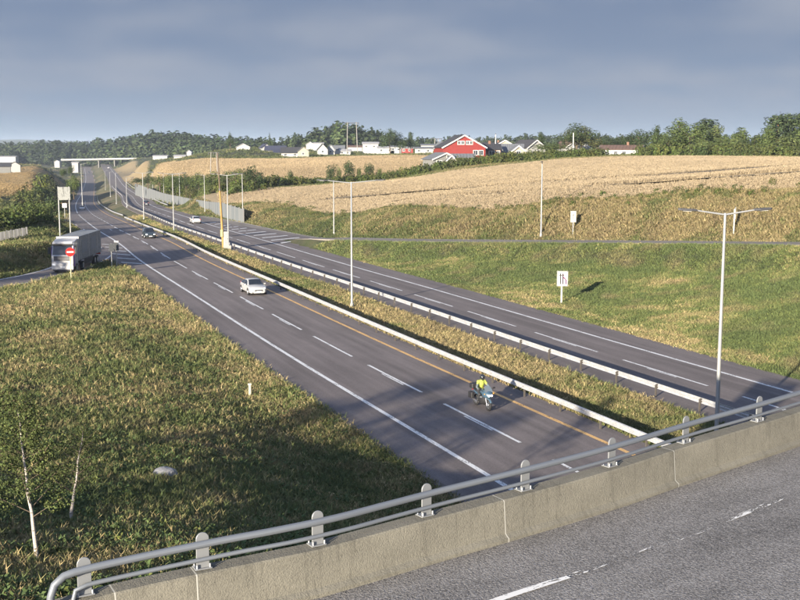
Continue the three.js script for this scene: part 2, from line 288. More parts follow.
// sweep an open profile [[offset, height], ...] along frames { p, r } (point, unit vector to the right)
function sweep(frames, profile, closed = false, v0 = 0) {
  const p = [], uv = [], idx = [], n = profile.length + (closed ? 1 : 0); let v = v0;
  const pl = [0]; for (let k = 1; k < n; k++) { const a = profile[k - 1], b = profile[k % profile.length]; pl.push(pl[k - 1] + Math.hypot(a[0] - b[0], a[1] - b[1])); }
  frames.forEach((f, i) => {
    if (i) v += f.p.distanceTo(frames[i - 1].p);
    for (let k = 0; k < n; k++) { const q = profile[k % profile.length]; p.push(f.p.x + f.r.x * q[0], f.p.y + q[1], f.p.z + f.r.z * q[0]); uv.push(pl[k], v); if (i && k) { const a = (i - 1) * n + k - 1, b = i * n + k - 1; idx.push(a, a + 1, b, a + 1, b + 1, b); } }
  });
  const g = new THREE.BufferGeometry(); g.setAttribute('position', new THREE.Float32BufferAttribute(p, 3)); g.setAttribute('uv', new THREE.Float32BufferAttribute(uv, 2)); g.setIndex(idx); return toCreasedNormals(g, 0.6);
}
const frameOf = (road, D) => { const k = road.slope(D), l = Math.hypot(1, k); return { p: road.at(D, 0), r: new THREE.Vector3(1 / l, 0, k / l) }; };
const framesOf = (road, Ds) => Ds.map((D) => frameOf(road, D));
function polyFrames(poly, step = 2) { // smoothed polyline of [X, D, h]
  const c = new THREE.CatmullRomCurve3(poly.map((q) => V(...q)), false, 'centripetal'), n = Math.ceil(c.getLength() / step), f = [];
  for (let i = 0; i <= n; i++) { const p = c.getPointAt(i / n), t = c.getTangentAt(i / n), l = Math.hypot(t.x, t.z); f.push({ p, r: new THREE.Vector3(-t.z / l, 0, t.x / l) }); }
  return f;
}
const asphaltT = tex(1024, 1024, (u, v) => {
  const g = tsum(u, v, [[512, 1], [256, 0.7]], 5) - 0.5;
  const streak = vnoise(u * 26, v * 3, 9, 26, 3) - 0.5, s2 = vnoise(u * 60, v * 5, 10, 60, 5) - 0.5, pch = tsum(u, v, [[5, 1], [12, 0.7], [30, 0.5]], 13) - 0.5;
  const k = 0.82 + 0.16 * g + 0.16 * streak + 0.07 * s2 + 0.14 * pch; return [k, k * 0.985, k * 0.985];
}, { repeat: [1 / 11.9, 1 / 26] });
const asphaltB = tex(512, 512, (u, v) => tsum(u, v, [[256, 1], [128, 0.5]], 23), { linear: true, repeat: [1 / 3, 1 / 3] });
const asphalt = M([0.215, 0.190, 0.184], 0.88, { map: asphaltT, bumpMap: asphaltB, bumpScale: 0.006 });
const asphaltPale = M([0.30, 0.275, 0.24], 0.9, { map: asphaltT, bumpMap: asphaltB, bumpScale: 0.006 });
const wornT = tex(256, 1024, (u, v) => { const w = tsum(u, v, [[128, 1], [64, 0.8], [20, 0.8]], 77); const k = w < 0.36 ? 0.55 : 0.9; return [k, k, k]; }, { repeat: [1 / 2, 1 / 9] });
const paintW = M([0.86, 0.86, 0.85], 0.7, { map: wornT }), paintY = M([0.80, 0.49, 0.19], 0.7, { map: wornT });

const skirt = (a, b) => [[a, -0.3], [a, 0], [b, 0], [b, -0.3]];
const carL = structure('carriageway', sweep(framesOf(roadL, Dsteps(-40, 1560)), skirt(-10.45, 1.75)), asphalt, 'asphalt carriageway with orange line and traffic coming towards the bridge', 'road');
const carR = structure('carriageway', sweep(framesOf(roadR, Dsteps(-40, 1500)), skirt(-8.6, 2.95)), asphalt, 'asphalt carriageway beside the green slope with a white arrow sign', 'road');
const lineOn = (parent, name, road, o, w, a, b, mat, lift = 0.005) => mesh(name, sweep(framesOf(road, Dsteps(a, b)).map((f) => ({ p: f.p.clone().addScaledVector(f.r, o), r: f.r })), [[-w / 2, lift], [w / 2, lift]]), mat, parent);
lineOn(carL, 'edge_line', roadL, -7.75, 0.26, -30, 245, paintW);
lineOn(carL, 'edge_line', roadL, -7.75, 0.26, 330, 1400, paintW);
lineOn(carL, 'median_line', roadL, 0, 0.26, -30, 1400, paintY);
lineOn(carR, 'edge_line', roadR, 0, 0.25, -30, 1400, paintW);
function dashes(parent, road, o, farEndD, n, before) {
  const s0 = road.sAt(farEndD);
  for (let i = -before; i < n; i++) {
    const e = s0 + i * 12.05, a = road.Dat(e - 8.9), b = road.Dat(e); const Ds = []; for (let k = 0; k <= 4; k++) Ds.push(mix(a, b, k / 4));
    mesh('lane_dash', sweep(framesOf(road, Ds).map((f) => ({ p: f.p.clone().addScaledVector(f.r, o), r: f.r })), [[-0.09, 0.005], [0.09, 0.005]], false, i * 3.7), paintW, parent);
    if (i < 16 && i % 5 !== 3) { const a2 = road.Dat(e - 6.1 - 0.5 * hash2(i, 3)), b2 = road.Dat(e - 3.0); mesh('worn_dash', sweep(framesOf(road, [a2, b2]).map((f) => ({ p: f.p.clone().addScaledVector(f.r, o - 0.2), r: f.r })), [[-0.05, 0.005], [0.05, 0.005]], false, i * 2.3), paintW, parent); }
  }
}
dashes(carL, roadL, -3.85, 50.6, 44, 2);
dashes(carR, roadR, -3.42, 119.1, 40, 8);
// slip roads
const slipR = structure('slip_road', sweep(polyFrames(rampR), skirt(-2.6, 2.6)), asphaltPale, 'narrow slip road climbing across the grass slope', 'road');
const slipL = structure('slip_road', sweep(polyFrames(rampL), skirt(-2.7, 2.7)), asphalt, 'slip road with the lorry turning off the motorway', 'road');
{
  const quad = (a, b, c, d) => { const g = new THREE.BufferGeometry(); g.setAttribute('position', new THREE.Float32BufferAttribute([a, b, c, d].flatMap((v) => [v.x, v.y, v.z]), 3)); g.setAttribute('uv', new THREE.Float32BufferAttribute([0, 0, 0.5, 0, 0.5, 3, 0, 3], 2)); g.setIndex([0, 1, 2, 0, 2, 3]); g.computeVertexNormals(); return g; };
  // painted wedge where the right slip road joins
  const wedge = [], A = [], B = [];
  for (let D = 158; D <= 232; D += 3) { const w = mix(8.2, 0.9, (D - 158) / 74); A.push(roadR.at(D, 2.7, 0.0)); B.push(roadR.at(D, 2.7 + w * 0.9, 0.0)); }
  const pos = [], idx = [], uvs = []; A.forEach((a, i) => { const b = B[i]; b.y = ground(b.x, -b.z) + 0.105; a.y = roadR.h(-a.z) - 0.002; pos.push(a.x, a.y, a.z, b.x, b.y, b.z); uvs.push(0, i * 3, a.distanceTo(b), i * 3); if (i) { const q = (i - 1) * 2; idx.push(q, q + 1, q + 2, q + 1, q + 3, q + 2); } });
  const g = new THREE.BufferGeometry(); g.setAttribute('position', new THREE.Float32BufferAttribute(pos, 3)); g.setAttribute('uv', new THREE.Float32BufferAttribute(uvs, 2)); g.setIndex(idx); g.computeVertexNormals();
  mesh('wedge_surface', g, asphalt, carR);
  for (let i = 0; i < 11; i++) {
    const D = 166 + i * 5.4, w = mix(6.6, 1.0, (D - 158) / 74), a = roadR.at(D - 1.2, 1.0, 0.01), b = roadR.at(D - 0.2, 1.0, 0.01), c = roadR.at(D + 3.2, 1.0 + w, 0.01), d = roadR.at(D + 2.2, 1.0 + w, 0.01);
    for (const q of [a, b, c, d]) q.y = Math.max(roadR.h(-q.z), ground(q.x, -q.z) + 0.115) + 0.012;
    mesh('hatch_stripe', quad(a, b, c, d), paintW, carR);
  }
  // the wedge at the left slip road
  const ap = [], ai = [], au = []; let n = 0;
  for (let D = 134; D <= 250; D += 3) { const a = roadL.at(D, -10.2), q = polyDist(rampL, a.x, D); const f = rampL; let X = 0; for (let i = 0; i < f.length - 1; i++) if (D <= f[i][1] && D >= f[i + 1][1]) X = mix(f[i][0], f[i + 1][0], (f[i][1] - D) / (f[i][1] - f[i + 1][1])); const b = V(X + 1.5, D, 0); b.y = polyDist(rampL, b.x, D).h - 0.004; a.y -= 0.004; if (b.x > a.x) b.x = a.x - 0.01; ap.push(a.x, a.y, a.z, b.x, b.y, b.z); au.push(0, D, 4, D); if (n) { const q2 = (n - 1) * 2; ai.push(q2, q2 + 1, q2 + 2, q2 + 1, q2 + 3, q2 + 2); } n++; }
  const g2 = new THREE.BufferGeometry(); g2.setAttribute('position', new THREE.Float32BufferAttribute(ap, 3)); g2.setAttribute('uv', new THREE.Float32BufferAttribute(au, 2)); g2.setIndex(ai); g2.computeVertexNormals(); mesh('wedge_surface', g2, asphalt, carL);
  for (let i = 0; i < 6; i++) { const D = 138 + i * 5.5, a = roadL.at(D, -8.1, 0.012), b = roadL.at(D + 0.8, -8.1, 0.012), c = roadL.at(D + 3.4, -10.3, 0.012), d = roadL.at(D + 2.6, -10.3, 0.012); mesh('hatch_stripe', quad(a, b, c, d), paintW, carL); }
  // short broad dashes between the exit lane and the carriageway
  for (let i = 0; i < 9; i++) { const D = 250 + i * 8, a = roadL.at(D, -7.9, 0.008), b = roadL.at(D, -7.5, 0.008), c = roadL.at(D + 4, -7.5, 0.008), d = roadL.at(D + 4, -7.9, 0.008); mesh('exit_dash', quad(a, b, c, d), paintW, carL); }
  // lines of the slip roads
  const off = (fr, o, w, l = 0.006) => sweep(fr.map((f) => ({ p: f.p.clone().addScaledVector(f.r, o), r: f.r })), [[-w / 2, l], [w / 2, l]]);
  const fl = polyFrames(rampL), fr = polyFrames(rampR);
  mesh('edge_line', off(fl, 2.35, 0.22), paintW, slipL); mesh('edge_line', off(fl.slice(Math.floor(fl.length * 0.52)), -2.35, 0.2), paintW, slipL);
  mesh('edge_line', off(fr, 2.4, 0.15), paintW, slipR); mesh('edge_line', off(fr, -2.4, 0.15), paintW, slipR);
  const arrow = new THREE.Shape(); arrow.moveTo(-0.12, -1.4); arrow.lineTo(0.12, -1.4); arrow.lineTo(0.12, 0.4); arrow.lineTo(0.5, 0.4); arrow.lineTo(0, 1.4); arrow.lineTo(-0.5, 0.4); arrow.lineTo(-0.12, 0.4);
  const ag = new THREE.ShapeGeometry(arrow); ag.rotateX(-Math.PI / 2); ag.rotateY(Math.PI + 0.15); const am = mesh('painted_arrow', ag, paintW, slipL); const ar = atH(100, 248, 0); am.position.copy(V(ar[0], ar[1], 0.02));
}

// ---------------------------------------------------------------- guard rails
const galv = M([0.60, 0.61, 0.63], 0.45, { metalness: 0.25, map: tex(256, 256, (u, v) => 0.84 + 0.3 * (tsum(u, v, [[64, 1], [24, 1], [6, 0.8]], 51) - 0.5), { repeat: [1 / 1.2, 1 / 2.5] }) });
const postM = M([0.105, 0.092, 0.080], 0.85, { map: grainT }); // dark brown-grey posts and spacers, far darker than the beam
const wBeam = (s, top = 0.78) => { const h = 0.32, pts = []; const pr = [[0, 0], [0.055, 0.035], [0.055, 0.105], [0.0, 0.145], [0.0, 0.175], [0.055, 0.215], [0.055, 0.285], [0, h]]; for (const [x, y] of pr) pts.push([s * x, top - h + y]); for (const [x, y] of pr.reverse()) pts.push([s * (x - 0.03), top - h + y]); return pts; };
const postG = new RoundedBoxGeometry(0.11, 0.95, 0.07, 1, 0.012); postG.translate(0, 0.22, 0);
const spacerG = new THREE.BoxGeometry(0.1, 0.22, 0.08);
function guardRail(label, road, o, side, a, b, postTo, endCap) {
  const root = thing('guard_rail', label, 'guard rail', road.at(a, o));
  const fr = framesOf(road, Dsteps(a, b)).map((f) => ({ p: f.p.clone().addScaledVector(f.r, o).sub(root.position), r: f.r }));
  mesh('beam', sweep(fr, wBeam(side), true), galv, root);
  let s = road.sAt(a) + 1; const sEnd = road.sAt(postTo);
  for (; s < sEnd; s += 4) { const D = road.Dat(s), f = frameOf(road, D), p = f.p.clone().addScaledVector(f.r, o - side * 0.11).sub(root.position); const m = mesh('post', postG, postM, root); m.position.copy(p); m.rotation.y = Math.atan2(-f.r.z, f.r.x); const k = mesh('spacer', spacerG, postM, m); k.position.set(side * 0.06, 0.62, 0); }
  if (endCap) { const D = b, f = frameOf(road, D); const m = mesh('end_cap', new RoundedBoxGeometry(0.1, 0.3, 0.5, 2, 0.04), galv, root); m.position.copy(f.p.clone().addScaledVector(f.r, o).sub(root.position)); m.position.y += 0.6; m.rotation.y = Math.atan2(-f.r.z, f.r.x); }
  return root;
}
guardRail('white steel guard rail along the orange line of the near carriageway', roadL, 1.08, -1, 20, 256, 256, true);
guardRail('steel guard rail seen from its post side along the far carriageway', roadR, -7.95, 1, 20, 700, 330);
guardRail('white guard rail between the far carriageway and the noise wall', roadR, 3.6, -1, 330, 800, 420);
guardRail('short guard rail at the far split of the median', roadL, 2.0, -1, 275, 620, 360);

// ---------------------------------------------------------------- road bridge in the foreground
const deckH = (X) => X > -4 ? 7.32 + 0.03 * X : 7.2 + 0.11 * (X + 4);
const wallPts = [[-30, 2.5], [-20, 7.0], [-12, 10.7], [-7.5, 13.0], [-4.42, 14.85], [-2.88, 15.65], [-1.21, 16.5], [0.54, 17.75], [2.34, 18.98], [4.15, 20.3], [5.95, 21.8], [7.95, 23.35], [12, 26.7], [20, 33.5], [36, 47.6], [60, 69]];
const wallCurve = new THREE.CatmullRomCurve3(wallPts.map(([X, D]) => V(X, D, deckH(X))), false, 'centripetal');
wallCurve.arcLengthDivisions = 600;
const uOfX = (X) => { let a = 0, b = 1; for (let i = 0; i < 40; i++) { const m = (a + b) / 2; if (wallCurve.getPointAt(m).x < X) a = m; else b = m; } return a; };
const wallFrame = (u) => { const p = wallCurve.getPointAt(u), t = wallCurve.getTangentAt(u), l = Math.hypot(t.x, t.z); return { p, r: new THREE.Vector3(-t.z / l, 0, t.x / l), t }; };
const wallFrames = (a, b, n) => { const f = []; for (let i = 0; i <= n; i++) f.push(wallFrame(mix(a, b, i / n))); return f; };
{
  // r points to the camera's side (towards the carriageway of the bridge)
  const deckT = tex(1024, 1024, (u, v) => { const g = tsum(u, v, [[512, 1], [340, 1]], 15) - 0.5, p = tsum(u, v, [[4, 1], [10, 0.8], [40, 0.6]], 19) - 0.5; const st = vnoise(u * 22, v * 4, 21, 22, 4) - 0.5; const sp2 = pn(u, v, 400, 83); const k = 0.80 + 0.75 * g + 0.16 * p + 0.12 * st + (sp2 > 0.86 ? 0.25 : 0); return [k, k * 0.985, k * 0.97]; }, { repeat: [1 / 7, 1 / 7] });
  const deckB = tex(512, 512, (u, v) => tsum(u, v, [[200, 1], [100, 0.6]], 25), { linear: true, repeat: [1 / 3, 1 / 3] });
  const deckM = M([0.275, 0.268, 0.262], 0.9, { map: deckT, bumpMap: deckB, bumpScale: 0.012 });
  const deck = structure('bridge_deck', sweep(wallFrames(0, 1, 90), [[-0.12, -0.9], [0.02, -0.02], [4, 0.05], [8.2, 0.03], [12.4, 0.0], [12.4, -0.9]], true), deckM, 'grey coarse asphalt road of the bridge beside the concrete wall', 'road');
  const worn = tex(512, 512, (u, v) => { const n = tsum(u, v, [[80, 1], [34, 1], [8, 1.2]], 88); return n > 0.50 ? 1 : 0; }, { linear: true, repeat: [1 / 0.9, 1 / 5] });
  const wornLine = M([0.72, 0.71, 0.68], 0.8, { alphaMap: worn, alphaTest: 0.5 });
  const faint = tex(512, 512, (u, v) => { const n = tsum(u, v, [[80, 1], [34, 1], [8, 1.2]], 88); return n > 0.69 ? 1 : 0; }, { linear: true, repeat: [1 / 0.9, 1 / 5] }), faintLine = M([0.72, 0.71, 0.68], 0.8, { alphaMap: faint, alphaTest: 0.5 });
  const wornLineY = M([0.62, 0.44, 0.10], 0.8, { alphaMap: worn, alphaTest: 0.5 });
  const on = (u0, u1, o, w, y, m, nm) => mesh(nm, sweep(wallFrames(u0, u1, 40).map((f) => ({ p: f.p.clone().addScaledVector(f.r, o), r: f.r })), [[-w / 2, y], [w / 2, y]]), m, deck);
  on(uOfX(-3), uOfX(1.6), 1.95, 0.14, 0.032, wornLine, 'worn_edge_line'); on(uOfX(1.62), 0.9, 1.95, 0.12, 0.032, faintLine, 'faint_edge_line'); on(0.1, 0.9, 5.2, 0.13, 0.053, wornLineY, 'worn_centre_line');
  // dark seam and grit along the foot of the wall
  const concT = tex(1024, 512, (u, v) => {
    const g = tsum(u, v, [[256, 0.8], [128, 0.8], [32, 0.7], [8, 1.2], [3, 1]], 29) - 0.5;
    const run = Math.max(0, vnoise(u * 120, v * 4, 35, 120, 4) - 0.62) * 0.7, pit = pn(u, v, 180, 37) > 0.90 ? -0.16 : 0;
    const k = 0.82 + 0.28 * g - run * 0.35 + pit * 0.7; return [k, k * 0.985, k * 0.94];
  }, { repeat: [1 / 6, 1 / 3] });
  const concM = M([0.255, 0.248, 0.222], 0.92, { map: concT, bumpMap: asphaltB, bumpScale: 0.008 });
  const wall = thing('bridge_parapet', 'low concrete parapet wall along the edge of the bridge', 'parapet', new THREE.Vector3());
  const prof = [[0.14, 0.0], [0.14, 0.05], [0.05, 0.11], [0.0, 0.68], [-0.025, 0.705], [-0.33, 0.715], [-0.36, 0.69], [-0.36, -0.95], [-0.05, -0.95]];
  const swapUV = (g) => { const u = g.attributes.uv; for (let i = 0; i < u.count; i++) { const a = u.getX(i); u.setXY(i, u.getY(i), a); } return g; };
  const joints = [[113, 588], [197, 570], [505, 508], [672, 458], 11.2, 15.6, 20, 26, 34, 44, 57].map((j) => Array.isArray(j) ? atH(j[0], j[1], 8.0)[0] : j).map(uOfX);
  const seal = M([0.36, 0.35, 0.31], 0.9);
  const uAt = [uOfX(-7.2), ...joints, 1.0];
  for (let i = 0; i < uAt.length - 1; i++) {
    const e = 0.00012, n = Math.max(3, Math.round((uAt[i + 1] - uAt[i]) * 60));
    mesh('wall_section', swapUV(sweep(wallFrames(uAt[i] + (i ? e : 0), uAt[i + 1] - e, n), prof, true, i * 7.3)), concM, wall);
    if (i) mesh('joint_seal', sweep(wallFrames(uAt[i] - e * 0.9, uAt[i] + e * 0.9, 1), prof.map(([x, y]) => [x * 0.99 + 0.004 * (x > -0.2 ? 1 : 0), y]), true), seal, wall);
  }
  // steel railing on the wall
  const steel = M([0.255, 0.28, 0.315], 0.45, { metalness: 0.3, map: tex(256, 256, (u, v) => 0.85 + 0.22 * (tsum(u, v, [[128, 1], [30, 1], [6, 0.8]], 53) - 0.5), { repeat: [1, 1] }) });
  const steelPost = M([0.24, 0.25, 0.26], 0.5, { metalness: 0.3 });
  const rail = thing('bridge_railing', 'grey two-pipe steel railing bolted on the concrete parapet', 'railing', new THREE.Vector3());
  const endX = -4.85, uEnd = uOfX(endX), uFar = uOfX(50);
  const pipe = (o, y, r, uE) => { const pts = []; const f0 = wallFrame(uE); pts.push(f0.p.clone().addScaledVector(f0.r, o).add(new THREE.Vector3(0, 0.69, 0))); const d = y - 0.7;
    for (let k = 1; k <= 4; k++) { const a = k / 4 * Math.PI / 2, R = Math.min(0.3, d * 0.75); const f = wallFrame(uE + (1 - Math.cos(a)) * R / wallCurve.getLength()); pts.push(f.p.clone().addScaledVector(f.r, o).add(new THREE.Vector3(0, y - R + R * Math.sin(a), 0))); }
    const n = 70; for (let k = 1; k <= n; k++) { const f = wallFrame(mix(uE + 0.012, uFar, k / n)); pts.push(f.p.clone().addScaledVector(f.r, o).add(new THREE.Vector3(0, y, 0))); }
    return new THREE.TubeGeometry(new THREE.CatmullRomCurve3(pts, false, 'centripetal'), 420, r, 12); };
  mesh('top_pipe', pipe(-0.09, 1.125, 0.056, uEnd), steel, rail);
  mesh('lower_pipe', pipe(-0.105, 0.885, 0.034, uOfX(endX + 0.27)), steel, rail);
  const ps = new THREE.Shape(); ps.moveTo(-0.095, 0); ps.lineTo(0.095, 0); ps.lineTo(0.095, 0.45); ps.absarc(0, 0.45, 0.095, 0, Math.PI, false); ps.lineTo(-0.095, 0);
  const pg = new THREE.ExtrudeGeometry(ps, { depth: 0.018, bevelEnabled: true, bevelSize: 0.004, bevelThickness: 0.004, bevelSegments: 1, curveSegments: 10 });
  const plateG = new RoundedBoxGeometry(0.26, 0.022, 0.2, 1, 0.006), boltG = new THREE.CylinderGeometry(0.014, 0.014, 0.07, 6), webG = new THREE.BoxGeometry(0.014, 0.42, 0.06), clampG = new THREE.BoxGeometry(0.16, 0.05, 0.03);
  const pxs = [-4.42, -2.88, -1.21, 0.54, 2.34, 4.15, 5.95, 7.95]; for (let X = 9.8; X < 48; X += 1.75) pxs.push(X);
  for (const X of pxs) {
    const f = wallFrame(uOfX(X)), post = new THREE.Group(); post.name = 'post'; post.position.copy(f.p).addScaledVector(f.r, -0.175); post.position.y += 0.722; post.rotation.y = Math.atan2(f.r.x, f.r.z); rail.add(post);
    mesh('post_plate', pg, steelPost, post).position.set(0, 0.01, 0.0);
    mesh('web', webG, steelPost, post).position.set(0, 0.21, -0.035);
    mesh('base_plate', plateG, steelPost, post).position.set(0, 0.006, -0.03);
    for (const [bx, bz] of [[-0.1, 0.05], [0.1, 0.05], [-0.1, -0.1], [0.1, -0.1]]) mesh('bolt', boltG, galv, post).position.set(bx, 0.04, bz);
    mesh('clamp', clampG, steelPost, post).position.set(0, 0.405, 0.035);
  }
  // abutment under the far edge
  const ab = thing('bridge_abutment', 'concrete abutment under the bridge at the foot of the bank', 'abutment', new THREE.Vector3());
  for (const [a, b] of [[uOfX(-11), uOfX(-6.5)], [uOfX(38), uOfX(46)]]) mesh('abutment_wall', sweep(wallFrames(a, b, 6), [[0.4, -0.92], [0.4, -9], [11.8, -9], [11.8, -0.92]], true), concM, ab);
}

// darker strips across the wheat
{ const tM = M([0.135, 0.100, 0.058], 1, { map: grainT }), field = scene.getObjectByName('wheat_field'); for (const [i, t] of wheatTracks.entries()) { const f = polyFrames(t, 4); mesh('field_track', sweep(f.map((q) => { q.p.y = ground(q.p.x, -q.p.z); return q; }), [-3, -1.5, 0, 1.5, 3].map((o) => [o * (i ? 0.7 : 1.15), 0.08])), tM, field); } }

// ---------------------------------------------------------------- grass, wheat, weeds: nobody could count them
function tuftGeo(seed, blades, spread, h0, h1, width, lean, ears) {
  const R = rng(seed), p = [], n = [], idx = [];
  for (let b = 0; b < blades; b++) {
    const a = R() * 6.283, r = spread * Math.sqrt(R()), x = Math.cos(a) * r, z = Math.sin(a) * r, h = mix(h0, h1, R()), l = lean * (0.4 + R()), d = R() * 6.283, w = width * (0.7 + 0.6 * R()), f = R() * 6.283;
    const wx = Math.cos(f) * w / 2, wz = Math.sin(f) * w / 2, lx = Math.cos(d) * l, lz = Math.sin(d) * l, q = p.length / 3;
    p.push(x - wx, -0.06, z - wz, x + wx, -0.06, z + wz, x - wx * 0.8 + lx * 0.35, h * 0.6, z - wz * 0.8 + lz * 0.35, x + wx * 0.8 + lx * 0.35, h * 0.6, z + wz * 0.8 + lz * 0.35);
    if (ears) { p.push(x - wx * 1.5 + lx, h, z - wz * 1.5 + lz, x + wx * 1.5 + lx, h, z + wz * 1.5 + lz); idx.push(q, q + 1, q + 2, q + 1, q + 3, q + 2, q + 2, q + 3, q + 4, q + 3, q + 5, q + 4); }
    else { p.push(x + lx, h, z + lz); idx.push(q, q + 1, q + 2, q + 1, q + 3, q + 2, q + 2, q + 3, q + 4); }
  }
  const g = new THREE.BufferGeometry(); g.setAttribute('position', new THREE.Float32BufferAttribute(p, 3)); g.setIndex(idx); g.computeVertexNormals(); return g;
}
function leafyGeo(seed, leaves, r, h, size) {
  const R = rng(seed), p = [], idx = [];
  for (let b = 0; b < leaves; b++) {
    const a = R() * 6.283, q = r * Math.sqrt(R()), x = Math.cos(a) * q, z = Math.sin(a) * q, y = h * R() * (1 - 0.5 * q / r), s = size * (0.6 + 0.8 * R());
    const ux = new THREE.Vector3(R() - 0.5, R() * 0.7 - 0.2, R() - 0.5).normalize(), uy = new THREE.Vector3(R() - 0.5, 0.2 + R() * 0.6, R() - 0.5).cross(ux).normalize(), k = p.length / 3;
    for (const [i, j] of [[-1, 0], [0, -0.55], [1.1, 0], [0, 0.55]]) p.push(x + (ux.x * i + uy.x * j) * s, y + (ux.y * i + uy.y * j) * s, z + (ux.z * i + uy.z * j) * s);
    idx.push(k, k + 1, k + 2, k, k + 2, k + 3);
  }
  const g = new THREE.BufferGeometry(); g.setAttribute('position', new THREE.Float32BufferAttribute(p, 3)); g.setIndex(idx); g.computeVertexNormals(); return g;
}
const wallD = pchip(wallPts);
const grassM = M([1, 1, 1], 0.85, { side: THREE.DoubleSide });
function onRoad(X, D) {
  const { tL, tR } = lateral(X, D);
  if (tL > L_OUT + 0.05 && tL < 1.85) return true;
  if (tR > R_IN - 0.3 && tR < R_OUT + 0.05) return true;
  if (tR > 0 && D > 60 && D < 270 && polyDist(rampR, X, D).d < 2.75) return true;
  if (tL < -7 && D > 70 && D < 360 && polyDist(rampL, X, D).d < 2.85) return true;
  if (tR > 0 && D > 156 && D < 234 && tR < 2.7 + mix(8.2, 0.9, (D - 158) / 74)) return true;
  if (tL < -7 && tL > L_OUT - 1 && D > 134 && D < 250) return true;
  return false;
}
function scatter(name, label, category, seed, count, D0, D1, a0, a1, geos, ok, size, colour) {
  const R = rng(seed), mats = geos.map(() => []), cols = geos.map(() => []);
  const m = new THREE.Matrix4(), q = new THREE.Quaternion(), e = new THREE.Euler(), s = new THREE.Vector3(), l0 = Math.log(D0), l1 = Math.log(D1);
  let made = 0, tries = 0;
  while (made < count && tries < count * 12) {
    tries++; const D = Math.exp(mix(l0, l1, R())), X = mix(a0, a1, R()) * (D + 8);
    if (!ok(X, D, R)) continue;
    const k = size(X, D, R), v = Math.floor(R() * geos.length);
    e.set((R() - 0.5) * 0.3, R() * 6.283, (R() - 0.5) * 0.3); q.setFromEuler(e); s.set(k * (0.85 + 0.3 * R()), k * (0.7 + 0.6 * R()), k * (0.85 + 0.3 * R()));
    mats[v].push(m.compose(V(X, D, ground(X, D)), q, s).clone()); cols[v].push(colour(X, D, R)); made++;
  }
  geos.forEach((g, v) => {
    const im = new THREE.InstancedMesh(g, grassM, mats[v].length); const c = new THREE.Color();
    mats[v].forEach((mm, i) => { im.setMatrixAt(i, mm); im.setColorAt(i, c.setRGB(...cols[v][i])); });
    stuff(im, name, label, category);
  });
}
const grassG = [tuftGeo(1, 14, 0.24, 0.05, 0.16, 0.026, 0.13), tuftGeo(2, 14, 0.26, 0.04, 0.13, 0.030, 0.16), tuftGeo(3, 12, 0.20, 0.06, 0.26, 0.020, 0.15), leafyGeo(7, 24, 0.26, 0.14, 0.036)];
const grassFarG = [tuftGeo(11, 11, 0.42, 0.06, 0.22, 0.06, 0.34), tuftGeo(12, 11, 0.42, 0.08, 0.34, 0.05, 0.36), leafyGeo(8, 14, 0.4, 0.22, 0.09)];
const gcol = (gain, spread = 0.6) => (X, D, R) => { const c = meadowColor(X, D, R(), spread), k = gain * (0.65 + 0.7 * R()); return [c[0] * k, c[1] * k, c[2] * k]; };
scatter('bank_grass', 'unmown green and straw grass on the bank below the bridge', 'grass', 101, 250000, 13, 135, -0.52, 0.12, grassG,
  (X, D) => { const { tL } = lateral(X, D); return tL < L_OUT + 0.05 && D > wallD(X) + 0.55 && !onRoad(X, D); }, (X, D, R) => (0.75 + 0.5 * R()) * (0.9 + D / 130), gcol(1.08, 1.0));
scatter('left_hill_grass', 'long grass on the low hill behind the lorry', 'grass', 103, 26000, 118, 330, -0.44, -0.2, grassFarG,
  (X, D) => { const { tL } = lateral(X, D); return tL < L_OUT && zoneOf(X, D) === 0 && !onRoad(X, D); }, (X, D, R) => (0.9 + 0.5 * R()) * (1 + D / 400), gcol(1.0));
scatter('median_grass', 'dry yellow grass in the strip between the two guard rails', 'grass', 105, 42000, 36, 260, -0.3, 0.42, grassG,
  (X, D) => { const { tL, tR } = lateral(X, D); return tL > 1.9 && tR < R_IN - 0.35; }, (X, D, R) => (0.7 + 0.5 * R()) * (1 + D / 200), gcol(1.05));
scatter('slope_grass', 'fresh green grass on the slope between motorway and slip road', 'grass', 107, 135000, 52, 330, -0.22, 0.5, grassFarG,
  (X, D) => { const { tR } = lateral(X, D); return tR > R_OUT && zoneOf(X, D) === 0 && D < 330 && !onRoad(X, D) && D > wallD(X) + 0.6; }, (X, D, R) => { const up = sideR(X, D) > 0; return (up ? 1.15 : 0.75) * (0.7 + 0.5 * R()) * (1 + D / 600); }, (X, D, R) => gcol(sideR(X, D) > 0 ? 0.80 : 1.25)(X, D, R));
const wheatG = [tuftGeo(21, 12, 0.46, 0.2, 0.34, 0.05, 0.3, true), tuftGeo(22, 12, 0.46, 0.2, 0.38, 0.05, 0.36, true)];
scatter('ripe_wheat', 'standing ripe wheat stalks on the field above the bank', 'wheat', 109, 130000, 108, 345, -0.16, 0.46, wheatG,
  (X, D) => zoneOf(X, D) === 1 && !wheatTracks.some((t, i) => polyDist(t, X, D).d < (i ? 2.0 : 3.3)), (X, D, R) => 0.85 + 0.3 * R(),
  (X, D, R) => { const n = fbm(X * 0.05, D * 0.05, 71, 3), k = 0.68 + 0.14 * R() + 0.2 * (n - 0.5); return [0.40 * k, 0.318 * k, 0.205 * k]; });
